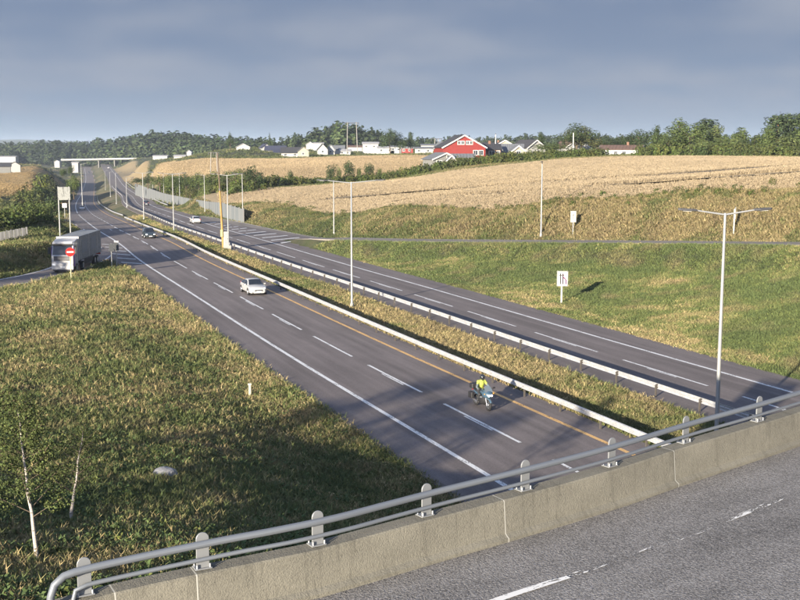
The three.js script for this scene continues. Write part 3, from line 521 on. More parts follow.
scatter('bank_weeds', 'broad-leaved weeds among the grass below the parapet', 'weeds', 111, 5200, 14, 70, -0.5, 0.1, [leafyGeo(5, 40, 0.3, 0.32, 0.05), leafyGeo(6, 34, 0.24, 0.42, 0.045)],
  (X, D, R) => { const { tL } = lateral(X, D); return tL < L_OUT - 0.5 && D > wallD(X) + 0.6 && !onRoad(X, D) && fbm(X * 0.3, D * 0.3, 301, 2) > 0.50 - (D < 26 ? 0.12 : 0) + 0.1 * (R() - 0.5); }, (X, D, R) => 0.7 + 0.7 * R(),
  (X, D, R) => { const k = 0.7 + 0.6 * R(), y = R() < 0.2 ? 1.6 : 1; return [0.060 * k * y, 0.092 * k * (y > 1 ? 1.25 : 1), 0.026 * k]; });

const bigTuft = [tuftGeo(31, 12, 1.6, 0.25, 0.7, 0.22, 0.7), tuftGeo(32, 12, 1.6, 0.2, 0.55, 0.24, 0.8)];
scatter('stubble_straw', 'cut straw standing on the pale stubble field', 'straw', 113, 40000, 335, 640, -0.26, 0.06, bigTuft, (X, D) => zoneOf(X, D) === 2, (X, D, R) => 0.35 + 0.3 * R(), (X, D, R) => { const n = fbm(X * 0.03, D * 0.03, 75, 3), k = 0.55 + 0.3 * R() + 0.4 * (n - 0.5); return [0.46 * k, 0.355 * k, 0.215 * k]; });
scatter('golden_barley', 'ripe golden crop left of the motorway', 'crop', 115, 40000, 290, 820, -0.46, -0.24, bigTuft, (X, D) => zoneOf(X, D) === 3, (X, D, R) => 0.3 + 0.3 * R(), (X, D, R) => { const n = fbm(X * 0.03, D * 0.03, 75, 3), k = 0.5 + 0.3 * R() + 0.5 * (n - 0.5); return [0.44 * k, 0.315 * k, 0.15 * k]; });
scatter('far_meadow_grass', 'grass on the green hill and the meadows around the village', 'grass', 117, 30000, 330, 1300, -0.40, 0.42, bigTuft, (X, D) => { const { tL, tR } = lateral(X, D); return zoneOf(X, D) === 0 && (tL < L_OUT - 1 || tR > R_OUT + 1); }, (X, D, R) => (0.5 + 0.4 * R()) * (1 + D / 900), gcol(0.8));

// ---------------------------------------------------------------- trees and bushes
const leafM = new THREE.MeshPhysicalMaterial({ vertexColors: true, roughness: 0.75, side: THREE.DoubleSide, specularIntensity: 0.3 });
const barkM = M([0.10, 0.075, 0.055], 0.95), pineBarkM = M([0.20, 0.115, 0.07], 0.95), paleBarkM = M([0.33, 0.30, 0.27], 0.9);
// crown: leaf-sized faces spread through lobes [x, y, z, rx, ry, rz]
function crownGeo(seed, lobes, n, size, tint, vary = 0.35) {
  const R = rng(seed), p = [], c = [], nr = [], idx = [], vol = lobes.map((l) => Math.pow(l[3] * l[4] * l[5], 0.6)), sum = vol.reduce((a, b) => a + b, 0);
  lobes.forEach((l, li) => {
    const m = Math.round(n * vol[li] / sum), lt = 0.8 + 0.4 * R();
    for (let k = 0; k < m; k++) {
      const d = new THREE.Vector3(R() * 2 - 1, R() * 2 - 1, R() * 2 - 1); if (d.lengthSq() < 1e-3) continue; d.normalize();
      const bump = 0.75 + 0.5 * vnoise(d.x * 3 + seed, d.y * 3 + d.z * 2.3, li), rr = bump * (R() < 0.75 ? 0.78 + 0.26 * R() : 0.3 + 0.5 * R());
      const x = l[0] + d.x * l[3] * rr, y = l[1] + d.y * l[4] * rr, z = l[2] + d.z * l[5] * rr, s = size * (0.6 + 0.8 * R());
      const a = new THREE.Vector3(R() - 0.5, R() - 0.5, R() - 0.5).normalize(), nn = d.clone().multiplyScalar(0.8).add(new THREE.Vector3(R() - 0.5, R() - 0.3, R() - 0.5)).normalize(), t = a.cross(nn).normalize(), b = nn.clone().cross(t), q = p.length / 3;
      for (const [i, j] of [[-1, -0.2], [0.1, -0.7], [1, 0.15], [-0.1, 0.7]]) { p.push(x + (t.x * i + b.x * j) * s, y + (t.y * i + b.y * j) * s, z + (t.z * i + b.z * j) * s); nr.push(nn.x, nn.y, nn.z); }
      idx.push(q, q + 1, q + 2, q, q + 2, q + 3);
      const g = lt * (1 - vary + 2 * vary * R()), yl = R() * 0.25; for (let i = 0; i < 4; i++) c.push(tint[0] * g * (1 + yl), tint[1] * g, tint[2] * g);
    }
  });
  const g = new THREE.BufferGeometry(); g.setAttribute('position', new THREE.Float32BufferAttribute(p, 3)); g.setAttribute('normal', new THREE.Float32BufferAttribute(nr, 3)); g.setAttribute('color', new THREE.Float32BufferAttribute(c, 3)); g.setIndex(idx); return g;
}
function limb(a, b, r0, r1, seg = 7) { const d = b.clone().sub(a), g = new THREE.CylinderGeometry(r1, r0, d.length(), seg, 1); g.translate(0, d.length() / 2, 0); g.applyQuaternion(new THREE.Quaternion().setFromUnitVectors(new THREE.Vector3(0, 1, 0), d.clone().normalize())); g.translate(a.x, a.y, a.z); return g; }
const v3 = (x, y, z) => new THREE.Vector3(x, y, z);
function trunkGeo(seed, h, r, lobes) { const R = rng(seed), gs = []; let a = v3(0, -0.4, 0), n = 4; const top = h; for (let i = 1; i <= n; i++) { const b = v3((R() - 0.5) * h * 0.03 * i, top * i / n, (R() - 0.5) * h * 0.03 * i); gs.push(limb(a, b, r * (1 - (i - 1) / n * 0.75), r * (1 - i / n * 0.75))); a = b; } for (const l of lobes.slice(0, 7)) { const y0 = Math.min(top * 0.9, Math.max(h * 0.25, l[1] - l[4] - 0.5)); gs.push(limb(v3(0, y0, 0), v3(l[0] * 0.85, l[1], l[2] * 0.85), r * 0.4, r * 0.12, 5)); } return mergeGeometries(gs); }
// unit trees are 10 m tall
const KIND = {
  round: (s) => { const R = rng(s), L = [[0, 6.4, 0, 2.6, 2.8, 2.6]]; for (let i = 0; i < 9; i++) { const a = i / 9 * 6.283 + R(), q = 1.6 + R() * 1.4; L.push([Math.cos(a) * q, 4 + R() * 4, Math.sin(a) * q, 1.5 + R() * 0.7, 1.4 + R() * 0.7, 1.5 + R() * 0.7]); } L.push([0.3, 8.6, 0, 1.6, 1.5, 1.6]); return { L, n: 2600, s: 0.17, trunk: [7, 0.28] }; },
  tall: (s) => { const R = rng(s), L = []; for (let i = 0; i < 12; i++) { const t = i / 11, a = i * 2.4 + R(), q = (1 - Math.abs(t - 0.35)) * 1.5 * R(); L.push([Math.cos(a) * q, 2.2 + t * 7, Math.sin(a) * q, 1.7 * (1.05 - 0.6 * t) * (0.7 + 0.5 * R()), 1.2 + R() * 0.5, 1.7 * (1.05 - 0.6 * t)]); } return { L, n: 2300, s: 0.17, trunk: [8.6, 0.2] }; },
  pine: (s) => { const R = rng(s), L = []; for (let i = 0; i < 15; i++) { const a = i * 2.4 + R(), t = i / 14, q = (0.3 + 1.2 * R()) * (1.1 - 0.5 * t); L.push([Math.cos(a) * q, 3.4 + t * 5.6, Math.sin(a) * q, 1.0 + R() * 0.4, 0.7 + R() * 0.4, 1.0 + R() * 0.4]); } L.push([0, 9.3, 0, 0.8, 0.8, 0.8]); return { L, n: 2100, s: 0.17, trunk: [9.3, 0.2] }; },
  high: (s) => { const R = rng(s), L = []; for (let i = 0; i < 9; i++) { const a = i * 2.4 + R(), q = 0.4 + 1.3 * R(); L.push([Math.cos(a) * q, 7.4 + 2.2 * R(), Math.sin(a) * q, 0.9 + R() * 0.4, 0.45 + R() * 0.25, 0.9 + R() * 0.4]); } return { L, n: 480, s: 0.15, trunk: [9.3, 0.13] }; },
  spruce: (s) => { const R = rng(s), L = []; for (let i = 0; i < 13; i++) { const t = i / 12; L.push([(R() - 0.5) * 0.3, 1.4 + t * 8.2, (R() - 0.5) * 0.3, 1.9 * (1 - t) + 0.25, 0.65, 1.9 * (1 - t) + 0.25]); } return { L, n: 1900, s: 0.16, trunk: [9.4, 0.2] }; },
  bush: (s) => { const R = rng(s), L = [[0, 4, 0, 4.2, 4.2, 4]]; for (let i = 0; i < 8; i++) { const a = i / 8 * 6.283 + R(), q = 2 + R() * 2; L.push([Math.cos(a) * q, 2.5 + R() * 4.5, Math.sin(a) * q, 2.2 + R(), 2.2 + R(), 2.2 + R()]); } return { L, n: 1500, s: 0.3, trunk: [4, 0.3] }; },
};
const treeCache = new Map();
function treeProto(kind, seed, tint, bark) { const key = kind + seed + tint.join() + bark.uuid; if (!treeCache.has(key)) { const k = KIND[kind](seed); treeCache.set(key, { crown: crownGeo(seed * 7 + 1, k.L, k.n, k.s, tint), trunk: trunkGeo(seed, k.trunk[0], k.trunk[1], k.L), bark }); } return treeCache.get(key); }
const TINT = { mid: [0.066, 0.100, 0.032], dark: [0.034, 0.056, 0.022], pale: [0.094, 0.132, 0.046], pine: [0.044, 0.070, 0.032], olive: [0.080, 0.094, 0.036] };
function tree(kind, name, label, pos, height, widthK, tint, seed, bark = barkM, group, category = 'tree') {
  const p = treeProto(kind, seed, TINT[tint], bark), g = thing(name, label, category, pos, seed * 1.7 + pos.x * 0.1, group);
  g.scale.set(height / 10 * widthK, height / 10, height / 10 * widthK);
  mesh('trunk', p.trunk, p.bark, g); mesh('crown', p.crown, leafM, g); return g;
}
// stands at distance D in the direction of pixel px, its top at pixel row yTop
function treeAt(kind, name, label, px, yTop, D, wPix, tint, seed, bark, group, category, yBase) {
  const b = yBase === undefined ? [ray(px, yTop).ax * D, D, ground(ray(px, yTop).ax * D, D)] : atD(px, yBase, D), top = atD(px, yTop, D), H = Math.max(1, top[2] - b[2]);
  const nat = { round: 0.62, tall: 0.42, pine: 0.42, spruce: 0.38, bush: 1.15 }[kind]; // natural width / height
  const w = wPix * D / FOC; return tree(kind, name, label, V(b[0], D, b[2] - 0.1), H, w / (H * nat), tint, seed, bark, group, category);
}
const rowG = 'trees along the far edge of the wheat field';
// row at the far edge of the wheat field, beyond its crest
for (const [k, nm, px, y, D, w, t, s, bk, lb] of [
  ['tall', 'leafy_tree', 657, 125.5, 325, 13, 'dark', 3, barkM, 'slim dark tree at the end of the row next to the round dark tree'],
  ['round', 'leafy_tree', 668, 132, 318, 20, 'mid', 4, barkM, 'broad low tree filling the row beneath the slim dark tree'],
  ['tall', 'leafy_tree', 680, 119.5, 322, 24, 'mid', 5, barkM, 'tall dense tree with a pointed dark top in the row behind the wheat'],
  ['round', 'leafy_tree', 690, 123.5, 320, 26, 'mid', 6, barkM, 'bulky green tree beside the pointed one in the row behind the wheat'],
  ['pine', 'pine_tree', 705, 118.5, 330, 26, 'pine', 7, paleBarkM, 'open-crowned tree with bare pale limbs in the row behind the wheat'],
  ['round', 'leafy_tree', 703, 137, 316, 18, 'pale', 8, barkM, 'low pale tree under the open-crowned one'],
  ['tall', 'leafy_tree', 717, 125, 326, 17, 'pale', 9, barkM, 'pale slender tree beside the open-crowned one'],
  ['round', 'leafy_tree', 722, 135, 318, 22, 'mid', 10, barkM, 'rounded mid-green tree in the dip of the row behind the wheat'],
  ['tall', 'leafy_tree', 742, 128, 322, 20, 'mid', 11, barkM, 'mid-green tree with a ragged top before the gap in the row'],
  ['round', 'leafy_tree', 735, 136, 317, 20, 'pale', 12, barkM, 'light green broad tree below the ragged-topped one'],
  ['tall', 'leafy_tree', 757, 135, 324, 16, 'mid', 13, barkM, 'small tree in the gap before the tall pines'],
  ['pine', 'pine_tree', 777, 114.5, 320, 24, 'pine', 14, pineBarkM, 'tall pine with two bare trunks showing at the end of the row'],
  ['pine', 'pine_tree', 787, 112.5, 324, 24, 'pine', 15, pineBarkM, 'tallest pine of the row behind the wheat'],
  ['tall', 'leafy_tree', 769, 127, 318, 16, 'mid', 16, barkM, 'leafy tree at the foot of the tall pines, on their open side'],
  ['round', 'leafy_tree', 792, 134, 314, 26, 'pale', 17, barkM, 'pale broad tree at the foot of the tall pines'],
  ['pine', 'pine_tree', 803, 113, 322, 26, 'pine', 18, pineBarkM, 'tall pine cut by the edge of the row, beyond the tallest one'],
  ['round', 'leafy_tree', 815, 120, 318, 30, 'mid', 19, barkM, 'large leafy tree past the tall pines'],
  ['tall', 'leafy_tree', 840, 118, 322, 30, 'mid', 5, barkM, 'second large leafy tree past the tall pines'],
  ['round', 'round_tree', 639.5, 128.5, 352, 24, 'dark', 20, barkM, 'big round dark tree beside the long white house'],
  ['round', 'old_tree', 577, 122, 372, 28, 'dark', 21, barkM, 'old spreading tree towering over the white gabled house'],
  ['round', 'old_tree', 582, 126, 374, 26, 'olive', 22, barkM, 'leafy tree merged with the old spreading tree'],
  ['pine', 'slim_tree', 541, 131.5, 380, 8.5, 'dark', 23, barkM, 'slim lopsided tree beside the white gable house'],
  ['round', 'garden_tree', 551, 141.5, 350, 28, 'mid', 24, barkM, 'broad garden tree in front of the slim lopsided one'],
  ['bush', 'garden_bush', 532, 151, 346, 13, 'dark', 25, barkM, 'rounded dark bush at the corner of the white gable house'],
  ['round', 'garden_tree', 606, 136, 420, 20, 'dark', 26, barkM, 'dark tree behind the gap between the white houses'],
  ['spruce', 'spruce_tree', 617, 135, 430, 9, 'dark', 27, barkM, 'dark spruce behind the long white house'],
  ['tall', 'garden_tree', 624, 137, 430, 14, 'dark', 28, barkM, 'dark leafy tree behind the roof of the long white house'],
  ['round', 'garden_tree', 597, 140, 400, 14, 'olive', 29, barkM, 'olive tree between the gabled house and the long white house'],
  ['bush', 'garden_bush', 602, 152, 350, 16, 'dark', 30, barkM, 'low bush beside the end wall of the long white house'],
  ['round', 'field_tree', 390, 127.5, 560, 13, 'dark', 31, barkM, 'tall dark tree rising over the sheds left of the red barn'],
  ['round', 'field_tree', 400, 131.5, 565, 12, 'dark', 32, barkM, 'lower dark tree leaning on the tall one by the sheds'],
  ['pine', 'field_tree', 410.5, 131.5, 570, 6, 'dark', 33, barkM, 'thin dark tree standing alone right of the tall pair'],
  ['round', 'thicket_tree', 230, 131, 640, 5, 'dark', 34, barkM, 'small dark tree beside the white house on the green hill'],
  ['spruce', 'spruce_tree', 269.5, 132.5, 640, 4, 'dark', 35, barkM, 'single pointed spruce above the blue-roofed house'],
]) treeAt(k, nm, lb, px, y, D, px > 654 ? w * 1.35 : w * 1.15, t, s, bk, rowG && (px > 654 ? rowG : 'trees around the houses'));
// thicket between the noise wall and the stubble field, hedge bushes, bushes left of the slip road
for (const [k, nm, px, y, D, w, t, s, lb, yb] of [
  ['round', 'thicket_tree', 253, 164, 300, 20, 'dark', 41, 'large round dark tree closing the thicket beside the wheat tip', 193],
  ['round', 'thicket_tree', 240, 167.5, 305, 20, 'mid', 42, 'rounded tree next to the large dark one in the thicket', 194],
  ['round', 'thicket_tree', 226, 171, 310, 18, 'dark', 43, 'dark tree in the middle of the thicket behind the noise wall', 196],
  ['round', 'thicket_tree', 213, 170, 315, 18, 'mid', 44, 'green tree behind the yellow pole in the thicket', 197],
  ['round', 'thicket_tree', 199, 171, 322, 18, 'mid', 45, 'mid-green tree over the middle of the noise wall', 197],
  ['round', 'thicket_tree', 186, 172, 335, 17, 'dark', 46, 'dark tree in the thicket over the lamp by the noise wall', 196],
  ['round', 'thicket_tree', 173, 172.5, 350, 17, 'mid', 47, 'broad tree in the thicket near the far end of the noise wall', 194],
  ['round', 'thicket_tree', 160, 174, 380, 16, 'mid', 48, 'tree at the thin end of the thicket', 190],
  ['round', 'thicket_tree', 148, 175, 410, 14, 'dark', 49, 'last dark tree of the thicket before the pale bank', 188],
  ['round', 'thicket_tree', 137, 177, 440, 11, 'dark', 50, 'small dark tree above the white far guard rail', 186],
  ['bush', 'willow_bush', 206, 183, 296, 15, 'pale', 51, 'pale bush in front of the thicket by the noise wall', 198],
  ['bush', 'willow_bush', 236, 183, 290, 13, 'pale', 52, 'pale bush in front of the large round thicket tree', 194],
  ['bush', 'willow_bush', 190, 186, 300, 15, 'olive', 53, 'olive bush at the noise wall below the mid-green trees', 198],
  ['bush', 'hedge_bush', 331, 161, 325, 13, 'dark', 54, 'dark round bush at the low end of the trio in the hedge', 181.5],
  ['bush', 'hedge_bush', 349.5, 156.5, 325, 14, 'dark', 55, 'tallest dark bush of the trio in the hedge', 180.5],
  ['bush', 'hedge_bush', 369, 161, 328, 12, 'dark', 56, 'dark bush of the hedge below the sheds', 179],
  ['bush', 'hedge_bush', 339, 164, 326, 6, 'mid', 57, 'small green bush squeezed between the two dark hedge bushes', 181],
  ['bush', 'hedge_bush', 359, 166, 326, 6, 'mid', 58, 'small bush beside the tallest hedge bush', 180],
  ['bush', 'hedge_bush', 291, 168, 330, 7, 'dark', 59, 'lone small dark bush in the hedge at the stubble', 184],
  ['bush', 'hedge_bush', 379, 166, 330, 7, 'mid', 60, 'low bush at the end of the hedge near the grey garage', 178.5],
  ['bush', 'roadside_bush', 12, 203, 185, 26, 'mid', 61, 'wide bush at the pale strip left of the slip road', 228],
  ['bush', 'roadside_bush', 30, 196, 190, 30, 'mid', 62, 'big green bush behind the wooden fence', 232],
  ['bush', 'roadside_bush', 44, 199, 195, 22, 'pale', 63, 'pale green bush beside the two-post sign board', 229],
  ['bush', 'roadside_bush', 55, 190, 215, 22, 'dark', 64, 'dark bush behind the two-post sign board', 222],
  ['round', 'roadside_bush', 74, 174, 300, 12, 'mid', 65, 'rounded tree beside the lamp of the slip road', 198],
  ['bush', 'roadside_bush', 63, 166, 420, 9, 'dark', 66, 'dark tree at the corner of the golden field', 176],
  ['bush', 'roadside_bush', 71, 164, 480, 8, 'dark', 67, 'dark tree shading the road by the white shed', 176],
  ['bush', 'roadside_bush', -12, 205, 190, 26, 'dark', 68, 'dark bush at the outer end of the bushes by the wooden fence', 232],
  ['bush', 'bank_bush', 86, 283, 108, 11, 'pale', 69, 'yellow-green bush standing alone on top of the bank', 294],
]) treeAt(k, nm, lb, px, y, D, w, t, s, barkM, 'thicket and hedge bushes', k === 'bush' ? 'bush' : 'tree', yb);
// undergrowth of the hedge and of the gardens: one mass
function mass(name, label, category, seed, pts, geos, n, jitter, sc) {
  const R = rng(seed), per = geos.map(() => []);
  for (let i = 0; i < n; i++) { const t = R() * (pts.length - 1), k = Math.floor(t), a = pts[k], b = pts[k + 1], f = t - k; const X = mix(a[0], b[0], f) + (R() - 0.5) * jitter, D = mix(a[1], b[1], f) + (R() - 0.5) * jitter * 1.5, s = mix(sc[0], sc[1], R()) * mix(a[3] || 1, b[3] || 1, f), lat = lateral(X, D); if (lat.tL > L_OUT - 4 - s && lat.tR < R_OUT + 2 + s || (lat.tL < 0 && D < 360 && polyDist(rampL, X, D).d < 4.5 + s)) continue; per[Math.floor(R() * geos.length)].push([X, D, s, R() * 6.28]); }
  geos.forEach((g, v) => { const im = new THREE.InstancedMesh(g, leafM, per[v].length), m = new THREE.Matrix4(), q = new THREE.Quaternion(), c = new THREE.Color(); per[v].forEach(([X, D, s, a], i) => { q.setFromEuler(new THREE.Euler(0, a, 0)); im.setMatrixAt(i, m.compose(V(X, D, ground(X, D) - 0.1), q, v3(s, s * (0.8 + 0.4 * hash2(i, seed)), s))); im.setColorAt(i, c.setRGB((0.8 + 0.4 * hash2(i, 6)) * (0.88 + 0.12 * hash2(i, 5)), 0.8 + 0.4 * hash2(i, 6), 0.85)); }); stuff(im, name, label, category); });
}
const shrubG = [crownGeo(501, [[0, 0.5, 0, 0.7, 0.6, 0.7], [0.4, 0.4, 0.2, 0.5, 0.4, 0.5]], 130, 0.10, [0.045, 0.066, 0.022]), crownGeo(502, [[0, 0.5, 0, 0.7, 0.5, 0.7], [-0.4, 0.7, 0.2, 0.4, 0.5, 0.4]], 130, 0.10, [0.072, 0.088, 0.032])];
const pt = (px, py, D, k = 1) => { const q = atD(px, py, D); return [q[0], q[1], q[2], k]; };
mass('hedge_scrub', 'low scrub of the hedge between wheat and stubble field', 'scrub', 71, [pt(262, 187, 318, 1.4), pt(300, 184, 322), pt(350, 181, 326), pt(400, 177, 330), pt(425, 173, 332, 1.2)], shrubG, 420, 7, [1.1, 2.4]);
mass('garden_hedge', 'dark garden hedge in front of the houses', 'hedge', 72, [pt(425, 172, 330), pt(470, 168, 330), pt(520, 163, 332), pt(560, 159, 333), pt(600, 157, 332)], shrubG, 420, 5, [1.3, 2.6]);
mass('field_edge_scrub', 'ragged weeds and scrub along the lower edge of the wheat', 'scrub', 73, wheatLow.slice(1, 10).map((q) => [q[0], q[1] - 1, q[2], 0.5]), shrubG, 260, 3.5, [0.5, 1.6]);
mass('row_undergrowth', 'bushy undergrowth at the foot of the tree row', 'scrub', 74, [pt(650, 157, 316), pt(700, 157, 314), pt(760, 157.5, 312), pt(850, 158, 310)], shrubG, 300, 7, [1.4, 3.2]);
mass('left_scrub', 'tangled scrub among the bushes left of the slip road', 'scrub', 75, [pt(-30, 238, 165, 1.2), pt(20, 232, 180, 1.2), pt(50, 226, 195), pt(72, 200, 290, 1.4), pt(78, 190, 400, 2)], shrubG, 420, 9, [0.8, 2.0]);
mass('noise_wall_scrub', 'scrub behind the noise wall below the thicket', 'scrub', 76, [pt(250, 199, 292), pt(205, 201, 318), pt(172, 195, 395, 1.3), pt(150, 188, 470, 1.5)], shrubG, 360, 8, [1.2, 2.6]);
mass('field_corner_scrub', 'dark scrub on the cutting between the golden field and the motorway', 'scrub', 77, [pt(70, 176, 560, 2.2), pt(68, 182, 470, 2), pt(72, 189, 390, 1.8), pt(72, 196, 330, 1.4)], shrubG, 520, 24, [1.2, 2.8]);
// far woods: one dark mass
const woodG = [crownGeo(601, KIND.spruce(601).L, 240, 0.5, [0.026, 0.043, 0.019]), crownGeo(602, KIND.tall(602).L, 240, 0.5, [0.034, 0.056, 0.022]), crownGeo(603, KIND.round(603).L, 260, 0.55, [0.040, 0.062, 0.024])];
function wood(name, label, seed, n, poly, sc) { // poly: two pixel rows of [px, D, k]
  const R = rng(seed), per = woodG.map(() => []);
  for (let i = 0; i < n; i++) { const t = R() * (poly.length - 1), k = Math.floor(t), f = t - k, a = poly[k], b = poly[k + 1], px = mix(a[0], b[0], f), D = mix(a[1], b[1], f) * (0.96 + 0.16 * R()); const X = (px - 400) / FOC * D * 1.0; per[Math.floor(R() * 3)].push([X, D, mix(sc[0], sc[1], R()) * mix(a[2], b[2], f)]); }
  woodG.forEach((g, v) => { const im = new THREE.InstancedMesh(g, leafM, per[v].length), m = new THREE.Matrix4(), q = new THREE.Quaternion(), c = new THREE.Color(); per[v].forEach(([X, D, s], i) => { q.setFromEuler(new THREE.Euler(0, hash2(i, 9) * 6.28, 0)); const k = 0.75 + 0.5 * hash2(i, 8); const w = s * (1.2 + 0.8 * hash2(i, 12)); im.setMatrixAt(i, m.compose(V(X, D, ground(X, clamp(D, -30, 2500)) - 1), q, v3(w, s, w))); im.setColorAt(i, c.setRGB(k, k, k)); }); stuff(im, name, label, 'wood'); });
}
wood('far_wood', 'dark wood on the slope beyond the far bend', 81, 900, [[-40, 1500, 1.4], [40, 1500, 1.5], [90, 1520, 1.7], [150, 1350, 1.7], [200, 1150, 1.3], [262, 1050, 1.1]], [1.2, 2.0]);
wood('village_wood', 'dark trees behind the white houses', 82, 420, [[262, 900, 1.0], [310, 900, 1.05], [318, 900, 1.3], [345, 880, 1.5], [375, 900, 1.2], [395, 950, 0.8], [430, 1000, 0.9], [470, 1000, 1.0]], [1.0, 1.7]);
wood('horizon_wood', 'thin dark wood line behind the farm houses', 83, 420, [[440, 1100, 0.9], [520, 1100, 1.1], [560, 1000, 1.0], [640, 900, 1.0], [860, 900, 1.0]], [0.9, 1.5]);
// two young birches on the bank below the parapet
const birchBark = M([0.50, 0.47, 0.45], 0.8, { map: tex(64, 256, (u, v) => { const n = vnoise(u * 6, v * 40, 7, 6, 40); return n > 0.78 ? [0.35, 0.32, 0.30] : [0.95, 0.93, 0.9]; }) });
function birch(label, base, top, seed, nLeaf) {
  const g = thing('birch_sapling', label, 'tree', base, 0, 'young birches'), R = rng(seed), d = top.clone().sub(base), n = 9, P = [v3(0, -0.3, 0)]; for (let i = 1; i <= n; i++) P.push(d.clone().multiplyScalar(i / n).add(v3((R() - 0.5) * 0.05, 0, (R() - 0.5) * 0.05)));
  const L = d.length(), gs = [], br = []; for (let i = 0; i < n; i++) gs.push(limb(P[i], P[i + 1], 0.055 * (1 - i / n * 0.85), 0.055 * (1 - (i + 1) / n * 0.85), 8));
  mesh('trunk', mergeGeometries(gs), birchBark, g);
  const lob = []; for (let i = 0; i < 26; i++) { const t = 0.30 + 0.70 * i / 25, k = Math.min(n - 0.01, t * n), q = P[Math.floor(k)].clone().lerp(P[Math.floor(k) + 1], k % 1), a = i * 2.4 + R(), len = L * 0.24 * (1.12 - t) + 0.2, e = q.clone().add(v3(Math.cos(a) * len, len * (0.5 + 0.4 * R()), Math.sin(a) * len)); br.push(limb(q, e, 0.014, 0.005, 5)); for (const f of [0.55, 0.8, 1]) { const c = q.clone().lerp(e, f); lob.push([c.x, c.y, c.z, 0.26, 0.24, 0.26]); } }
  mesh('branches', mergeGeometries(br), barkM, g);
  mesh('crown', crownGeo(seed + 5, lob, nLeaf, 0.026, [0.060, 0.084, 0.028], 0.5), leafM, g); return g;
}
{ const b1 = place(38, 565), b2 = place(70, 523); const t1 = atD(17, 405, b1[1] + 0.3), t2 = atD(83, 432, b2[1] + 0.2);
  birch('young birch with a pale trunk and wide leafy crown near the railing end', V(...b1), V(...t1), 11, 6500); birch('thin young birch behind the leafier one on the bank', V(...b2), V(...t2), 12, 1900); }
// trees outside the frame whose shadows cross the road and the lorry
for (const [X, D, H, s, lb, w] of [[-34.5, -4, 11.6, 101, 'roadside pine beyond the left end of the bridge railing', 1.2], [-37.5, -1.5, 12.0, 103, 'second roadside pine beyond the left end of the bridge railing', 1.2], [-33, -9, 11.2, 105, 'roadside pine across from the bridge wall end', 0.9],
  [-61, 88, 11.0, 13, 'tree on the outer side of the slip road bend', 1.2], [-66, 94, 11.5, 4, 'tall tree on the outer side of the slip road bend', 1.1], [-74, 92, 11, 6, 'tree above the bushes at the slip road bend', 1.3], [-84, 86, 11, 8, 'tree on the hill above the slip road bend', 1.4], [-92, 78, 12, 10, 'second tree on the hill above the slip road bend', 1.4]])
  tree(s > 100 ? 'high' : s % 2 ? 'tall' : 'round', 'roadside_tree', lb, V(X, D, ground(X, D) - 0.1), H, w, 'mid', s, barkM, 'trees beside the bridge road');

// ---------------------------------------------------------------- buildings
const glassM = M([0.03, 0.035, 0.045], 0.12), whiteTrim = M([0.55, 0.55, 0.53], 0.7);
const cladT = tex(128, 512, (u, v) => { const s = (v * 16) % 1, n = tsum(u, v, [[32, 1], [8, 1]], 61); return (s < 0.1 ? 0.78 : 0.95) + 0.10 * (n - 0.5); }, { repeat: [1 / 4, 1 / 2.6] });
const tileT = tex(256, 256, (u, v) => { const s = (v * 10) % 1, t = (u * 12) % 1, n = tsum(u, v, [[64, 1], [12, 1]], 67); return (s < 0.16 ? 0.72 : 0.95) * (t < 0.12 ? 0.88 : 1) + 0.18 * (n - 0.5); }, { repeat: [1 / 3.6, 1 / 3.4] });
const W = { white: M([0.40, 0.40, 0.39], 0.75, { map: cladT }), red: M([0.235, 0.026, 0.022], 0.75, { map: cladT }), cream: M([0.38, 0.345, 0.28], 0.8, { map: cladT }), grey: M([0.20, 0.20, 0.19], 0.8, { map: cladT }), brick: M([0.20, 0.11, 0.075], 0.85, { map: cladT }), brown: M([0.11, 0.08, 0.06], 0.85, { map: cladT }), pale: M([0.36, 0.375, 0.38], 0.6, { map: cladT }) };
const R_ = { black: M([0.045, 0.045, 0.052], 0.8, { map: tileT }), grey: M([0.15, 0.16, 0.175], 0.75, { map: tileT }), blue: M([0.045, 0.05, 0.085], 0.7, { map: tileT }), brown: M([0.14, 0.085, 0.065], 0.85, { map: tileT }), light: M([0.28, 0.28, 0.285], 0.7) };
function box(w, h, d, x = 0, y = 0, z = 0) { const g = new THREE.BoxGeometry(w, h, d); g.translate(x, y, z); return g; }
